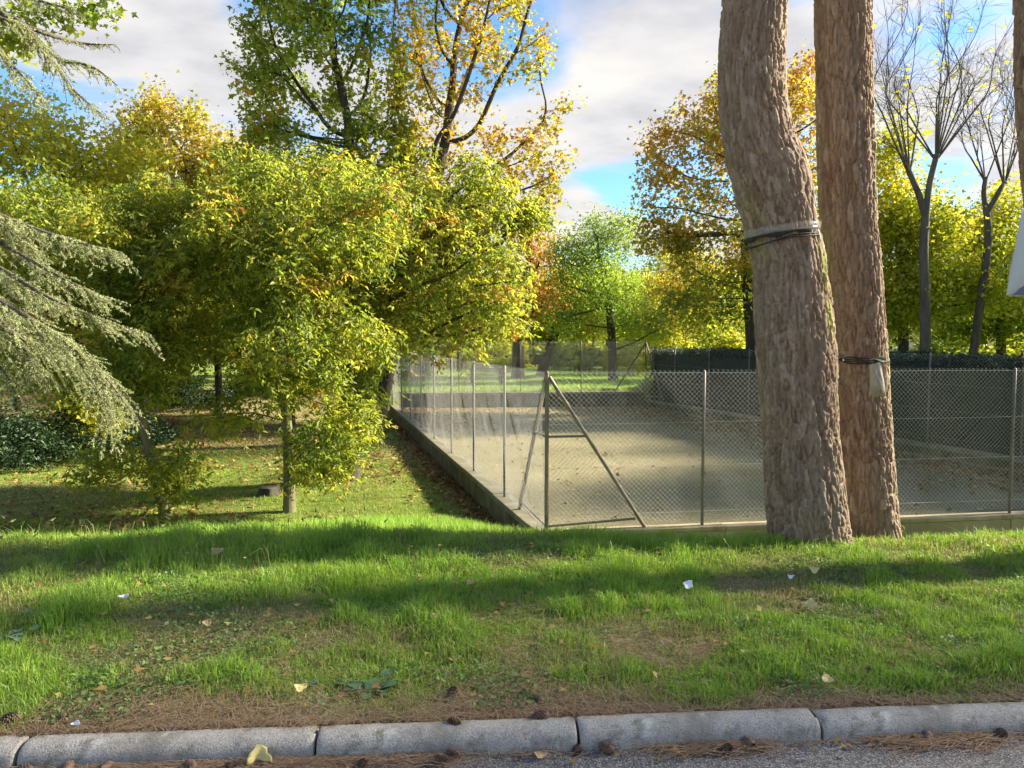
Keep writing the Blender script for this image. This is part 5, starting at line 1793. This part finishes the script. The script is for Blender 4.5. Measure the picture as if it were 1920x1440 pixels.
# ------------------------------------------------------------------ tree stump, picnic table, far house
def stump():
    p = at_z(505, 928, LAWN_Z)
    z = hz(p.x, p.y)
    root = empty('tree_stump', (p.x, p.y, z), 'low cut tree stump on the lawn left of the slim mossy trunk', 'stump')
    th = np.linspace(0, 2 * math.pi, 28, endpoint=False)
    V = []
    hs = [(-.05, 1.35), (.0, 1.25), (.05, 1.05), (.10, .98), (.145, .95), (.15, .90)]
    for h, k in hs:
        r = .19 * k * (1 + .10 * np.sin(th * 5 + 1) + .06 * np.sin(th * 9))
        V.append(np.stack([r * np.cos(th), r * np.sin(th), np.full(28, h)], 1))
    V = np.concatenate(V)
    i = np.arange(len(hs) * 28).reshape(len(hs), 28); j = np.roll(i, -1, 1)
    F = np.stack([i[:-1], j[:-1], j[1:], i[1:]], -1).reshape(-1, 4)
    link('bark', mesh_np('bark', V, F, M_bark_dark, True), root)
    top = V[-28:] * 1.0
    Vt = np.concatenate([top + [0, 0, .001], [[0, 0, .152]]])
    Ft = np.array([(k, (k + 1) % 28, 28) for k in range(28)])
    link('cut_face', mesh_np('cut_face', Vt, Ft, noise_mat('cut_wood', [(.3, (.14, .12, .09)), (.7, (.24, .20, .15))], 20, .9), False), root)


stump()
M_wood = noise_mat('weathered_wood', [(.3, (.16, .13, .10)), (.7, (.34, .29, .22))], 12, .85, .4, 40, .004, stretch=(.3, 3, 3))


def picnic_table():
    p = at(912, 700, 34.0)
    z = hz(p.x, p.y)
    root = empty('picnic_table', (p.x, p.y, z), 'weathered wooden picnic table on the lawn beyond the court', 'table')
    root.rotation_euler = (0, 0, .1)
    for k in range(5):
        bm = bmesh.new(); box_bm(bm, (0, -.32 + .16 * k, .76), (1.8, .145, .045), 0, .006); bm_obj('top_plank', bm, M_wood, root)
    for s in (-1, 1):
        for k in range(2):
            bm = bmesh.new(); box_bm(bm, (0, s * (.68 + .15 * k), .45), (1.8, .135, .045), 0, .006); bm_obj('bench_plank', bm, M_wood, root)
    for sx in (-.65, .65):
        for s in (-1, 1):
            V, F = tube_path([(sx, s * .62, 0), (sx, s * .42, .37), (sx, s * .22, .74)], .05, 6)
            link('leg', mesh_np('leg', V, F, M_wood), root)
        bm = bmesh.new(); box_bm(bm, (sx, 0, .405), (.05, 1.66, .09), 0, .006); bm_obj('crossbar', bm, M_wood, root)


picnic_table()


def house():
    M_pl = noise_mat('pale_render', [(.3, (.50, .49, .46)), (.7, (.60, .59, .56))], 2, .9, .2, 30, .01)
    M_roof = noise_mat('roof_tiles', [(.3, (.16, .075, .05)), (.7, (.27, .14, .09))], 6, .85, .5, 20, .02)
    M_glass = noise_mat('window_glass', [(.3, (.02, .025, .03)), (.7, (.04, .05, .055))], 3, .15, 0, spec=.6)
    M_fr = noise_mat('window_frame', [(.3, (.6, .6, .58)), (.7, (.7, .7, .68))], 5, .6, 0)
    p = at(1850, 690, 56.0)
    z = hz(p.x, p.y)
    root = empty('pale_house', (p.x, p.y, z), 'pale rendered house glimpsed through the trees behind the hedge', 'house')
    bm = bmesh.new(); box_bm(bm, (0, 4, 1.7), (13, 8, 3.6)); bm_obj('wall', bm, M_pl, root)
    bm = bmesh.new()
    v = [bm.verts.new(c) for c in ((-6.9, -.5, 3.48), (6.9, -.5, 3.48), (6.9, 8.5, 3.48), (-6.9, 8.5, 3.48), (-6.9, 4, 5.6), (6.9, 4, 5.6))]
    for f in ((0, 1, 5, 4), (3, 4, 5, 2), (0, 4, 3), (1, 2, 5), (0, 3, 2, 1)): bm.faces.new([v[i] for i in f])
    bm_obj('roof', bm, M_roof, root)
    for x in (-4.6, -1.6, 1.6, 4.6):
        bm = bmesh.new()
        for c, s in (((0, 0, .68), (1.3, .08, .08)), ((0, 0, -.68), (1.3, .08, .08)), ((-.61, 0, 0), (.08, .08, 1.28)), ((.61, 0, 0), (.08, .08, 1.28)), ((0, 0, 0), (.06, .06, 1.28))):
            box_bm(bm, c, s)
        w = bm_obj('window', bm, M_fr, root); w.location = (x, -.05, 1.8)
        bm = bmesh.new(); box_bm(bm, (0, 0.02, 0), (1.16, .03, 1.28)); bm_obj('pane', bm, M_glass, w)


house()

# ------------------------------------------------------------------ things tied to the pines
M_black = noise_mat('black_cord', [(.3, (.012, .011, .013)), (.7, (.03, .028, .03))], 30, .6, .2, 80, .002)
M_foam = noise_mat('black_foam', [(.3, (.02, .02, .018)), (.7, (.055, .055, .05))], 40, .95, .8, 90, .004)


def plastic(name, col, alpha, rough=.18):
    m, q, out = new_mat(name)
    p = q.n('BsdfPrincipled', Roughness=rough)
    p.inputs['Base Color'].default_value = (*col, 1)
    p.inputs['Specular IOR Level'].default_value = .7
    tc = q.n('TexCoord')
    n = q.n('TexNoise', Scale=18.0, Detail=4.0)
    q.l(tc.outputs['Object'], n.inputs['Vector'])
    b = q.n('Bump', Strength=.35, Distance=.01)
    q.l(n.outputs[0], b.inputs['Height']); q.l(b.outputs[0], p.inputs['Normal'])
    t = q.n('BsdfTransparent')
    mx = q.n('MixShader'); mx.inputs[0].default_value = alpha
    q.l(t.outputs[0], mx.inputs[1]); q.l(p.outputs[0], mx.inputs[2]); q.l(mx.outputs[0], out.inputs[0])
    return m


M_clear = plastic('clear_plastic', (.55, .52, .44), .16)
M_bagp = plastic('cloudy_bag_plastic', (.46, .46, .38), .45, .3)
M_greenp = plastic('green_plastic', (.03, .20, .12), .9)


def trunk_at(seed, z):
    zs, C = PINES[seed]
    return np.array([np.interp(z, zs, C[:, k]) for k in range(4)])


def ring_band(c, r, z0f, z1f, ang0, ang1, n=60, sag=None):
    th = np.linspace(ang0, ang1, n)
    a = np.stack([c[0] + r * np.cos(th), c[1] + r * np.sin(th), z0f(th)], 1)
    b = np.stack([c[0] + r * 1.02 * np.cos(th), c[1] + r * 1.02 * np.sin(th), z1f(th)], 1)
    V = np.concatenate([a, b]); i = np.arange(n - 1)
    return V, np.stack([i, i + 1, i + 1 + n, i + n], 1)


def collar():
    z = at(1465, 432, 6.15).z
    c = trunk_at(11, z)
    root = empty('trunk_collar', (c[0], c[1], z), 'clear plastic collar with black foam strip around the bent pine', 'tree collar')
    o = np.array([c[0], c[1], z])
    tilt = lambda th, k=0.035: k * np.cos(th)
    r = c[3] + .025
    V, F = ring_band(c, r, lambda t: z - .035 + tilt(t), lambda t: z + .022 + tilt(t), 0, 2 * math.pi)
    b = link('plastic_band', mesh_np('plastic_band', V - o, F, M_clear, True), root)
    b.modifiers.new('thickness', 'SOLIDIFY').thickness = .002
    V, F = ring_band(c, r - .010, lambda t: z - .060 + tilt(t) + .012 * np.sin(t * 7), lambda t: z - .028 + tilt(t) + .006 * np.sin(t * 5), 0, 2 * math.pi, 90)
    b = link('foam_strip', mesh_np('foam_strip', V - o, F, M_foam, True), root)
    b.modifiers.new('thickness', 'SOLIDIFY').thickness = .014
    th = np.linspace(0, 2 * math.pi, 80)
    for k in range(2):
        rr = c[3] + .020 + .006 * k
        P = np.stack([c[0] + rr * np.cos(th), c[1] + rr * np.sin(th), z - .082 - .012 * k + .06 * np.cos(th) + .008 * np.sin(th * 3 + k)], 1)
        V, F = tube_path(P, .0045, 6)
        link('cord', mesh_np('cord', V - o, F, M_black, True), root)


collar()


def pouch(name, label, px, depth_y, w, h, mat, seed, fill=.05, flap=True, lean=0.0, dark=None):
    """a sagging plastic bag, fuller at the bottom; px = photo position of its top centre"""
    rng = np.random.default_rng(seed)
    top = np.array(at(px[0], px[1], depth_y))
    root = empty(name, top - np.array([0, 0, h]), label, 'bag')
    nu, nv = 18, 26
    U, Vv = np.meshgrid(np.linspace(-1, 1, nu), np.linspace(0, 1, nv))
    parts = []
    width = w / 2 * (0.78 + .40 * Vv)
    thick = fill * np.sqrt(np.clip(1 - U ** 2, 0, 1)) * (.12 + np.sin(np.pi * np.clip(Vv, 0, 1) ** 1.8) * 1.0)
    wr = (vnoise(np.stack([U.ravel() * 3, Vv.ravel() * 1.2, U.ravel() * 0], 1), 2.2, seed, 3).reshape(U.shape) - .5) * .022
    zz = h * (1 - Vv) + .006 * np.sin(U * 4) * Vv
    for s in (-1, 1):
        P = np.stack([U * width + lean * Vv * h, s * (thick + .001) + wr, zz], -1).reshape(-1, 3)
        i = np.arange(nu * nv).reshape(nv, nu)
        F = np.stack([i[:-1, :-1], i[:-1, 1:], i[1:, 1:], i[1:, :-1]], -1).reshape(-1, 4)
        parts.append((P, F))
    V, F = merge(parts)
    link('pouch', mesh_np('pouch', V, F, mat, True), root)
    if dark is not None:       # what the bag holds
        k = Vv >= .55
        P = np.stack([U * width * .92 + lean * Vv * h, -(thick * (1.04 if seed == 2 else .8) + (.004 if seed == 2 else 0)) + wr, h * (1 - np.clip((.62 if seed == 2 else .40) + Vv * .57, 0, .99))], -1)
        P2 = P.copy(); P2[..., 1] *= -1
        i = np.arange(nu * nv).reshape(nv, nu)
        F = np.stack([i[:-1, :-1], i[:-1, 1:], i[1:, 1:], i[1:, :-1]], -1).reshape(-1, 4)
        V, F = merge([(P.reshape(-1, 3), F), (P2.reshape(-1, 3), F)])
        link('contents', mesh_np('contents', V, F, dark, True), root)
    bm = bmesh.new()
    box_bm(bm, (lean * h * .05, 0, h * .985), (w * .80, .012, .03), 0, .004); bm_obj('folded_rim', bm, M_paper if seed == 2 else mat, root)
    return root


M_soil = noise_mat('soil_in_bag', [(.3, (.12, .10, .07)), (.7, (.22, .19, .13))], 30, .9, .5, 80, .004)
M_grey = noise_mat('grey_bag_bottom', [(.3, (.10, .10, .13)), (.7, (.18, .18, .22))], 20, .5, .3, 60, .004)
M_whitebag = plastic('white_bag_plastic', (.50, .53, .50), .9, .35)
zb = at(1607, 675, 6.8).z
cb = trunk_at(12, zb)
fy = cb[1] - cb[3] * .55
bag = pouch('hanging_bag', 'cloudy plastic bag of soil tied to the straight pine', (1641, 676), fy - .12, .125, .31, M_bagp, 1, .045, lean=.10, dark=M_soil)
bm = bmesh.new(); box_bm(bm, (.055, .03, .335), (.05, .03, .025), .2, .006); bm_obj('green_clip', bm, M_greenp, bag)


def cord_b():
    root = empty('cord_bundle', (cb[0], cb[1], zb), 'black cord looped around the straight pine at the bag', 'cord')
    o = np.array([cb[0], cb[1], zb])
    rng = np.random.default_rng(4)
    for k in range(4):
        th = np.linspace(math.pi * .92, math.pi * 1.72, 40)
        r = cb[3] + .022 + .004 * k
        s = (th - th[0]) / (th[-1] - th[0])
        z = zb + .012 - .02 * s + (k - 1.5) * .018 * np.sin(np.pi * np.clip((s - .25) / .6, 0, 1)) + .004 * np.sin(th * 9 + k)
        P = np.stack([cb[0] + r * np.cos(th), cb[1] + r * np.sin(th), z], 1)
        V, F = tube_path(P, .005, 6)
        link('cord', mesh_np('cord', V - o, F, M_black, True), root)
    bm = bmesh.new(); th = math.pi * 1.22
    box_bm(bm, ((cb[3] + .03) * math.cos(th), (cb[3] + .03) * math.sin(th), .006), (.014, .014, .022), 0, .003); bm_obj('white_clip', bm, M_paper, root)


cord_b()
zc = at(1950, 400, 5.3).z
pouch('hanging_bag', 'white and grey plastic bag hanging at the right edge of the picture', (1945, 392), 5.15, .26, .58, M_whitebag, 2, .07, lean=-.06, dark=M_grey)


def cord_c():
    zt = at(1945, 392, 5.15).z - .01
    c = trunk_at(13, zt)
    root = empty('cord_loop', (c[0], c[1], zt), 'black cord tied around the pine at the right edge, holding the bag', 'cord')
    o = np.array([c[0], c[1], zt])
    th = np.linspace(0, 2 * math.pi, 60)
    for k in range(2):
        r = c[3] + .018 + .004 * k
        P = np.stack([c[0] + r * np.cos(th), c[1] + r * np.sin(th), zt + .012 * k + .01 * np.sin(th * 2 + k)], 1)
        V, F = tube_path(P, .005, 6)
        link('cord', mesh_np('cord', V - o, F, M_black, True), root)
    b = np.array(at(1945, 392, 5.15)) - [0, 0, .02]
    e = np.array([c[0] - c[3] * .8, c[1] - c[3] * .7, zt])
    for dx in (-.06, .07):
        V, F = tube_path([b + [dx, 0, 0], (b + e) / 2 + [dx * .5, 0, .0], e], .004, 6)
        link('cord', mesh_np('cord', V - o, F, M_black, True), root)


cord_c()
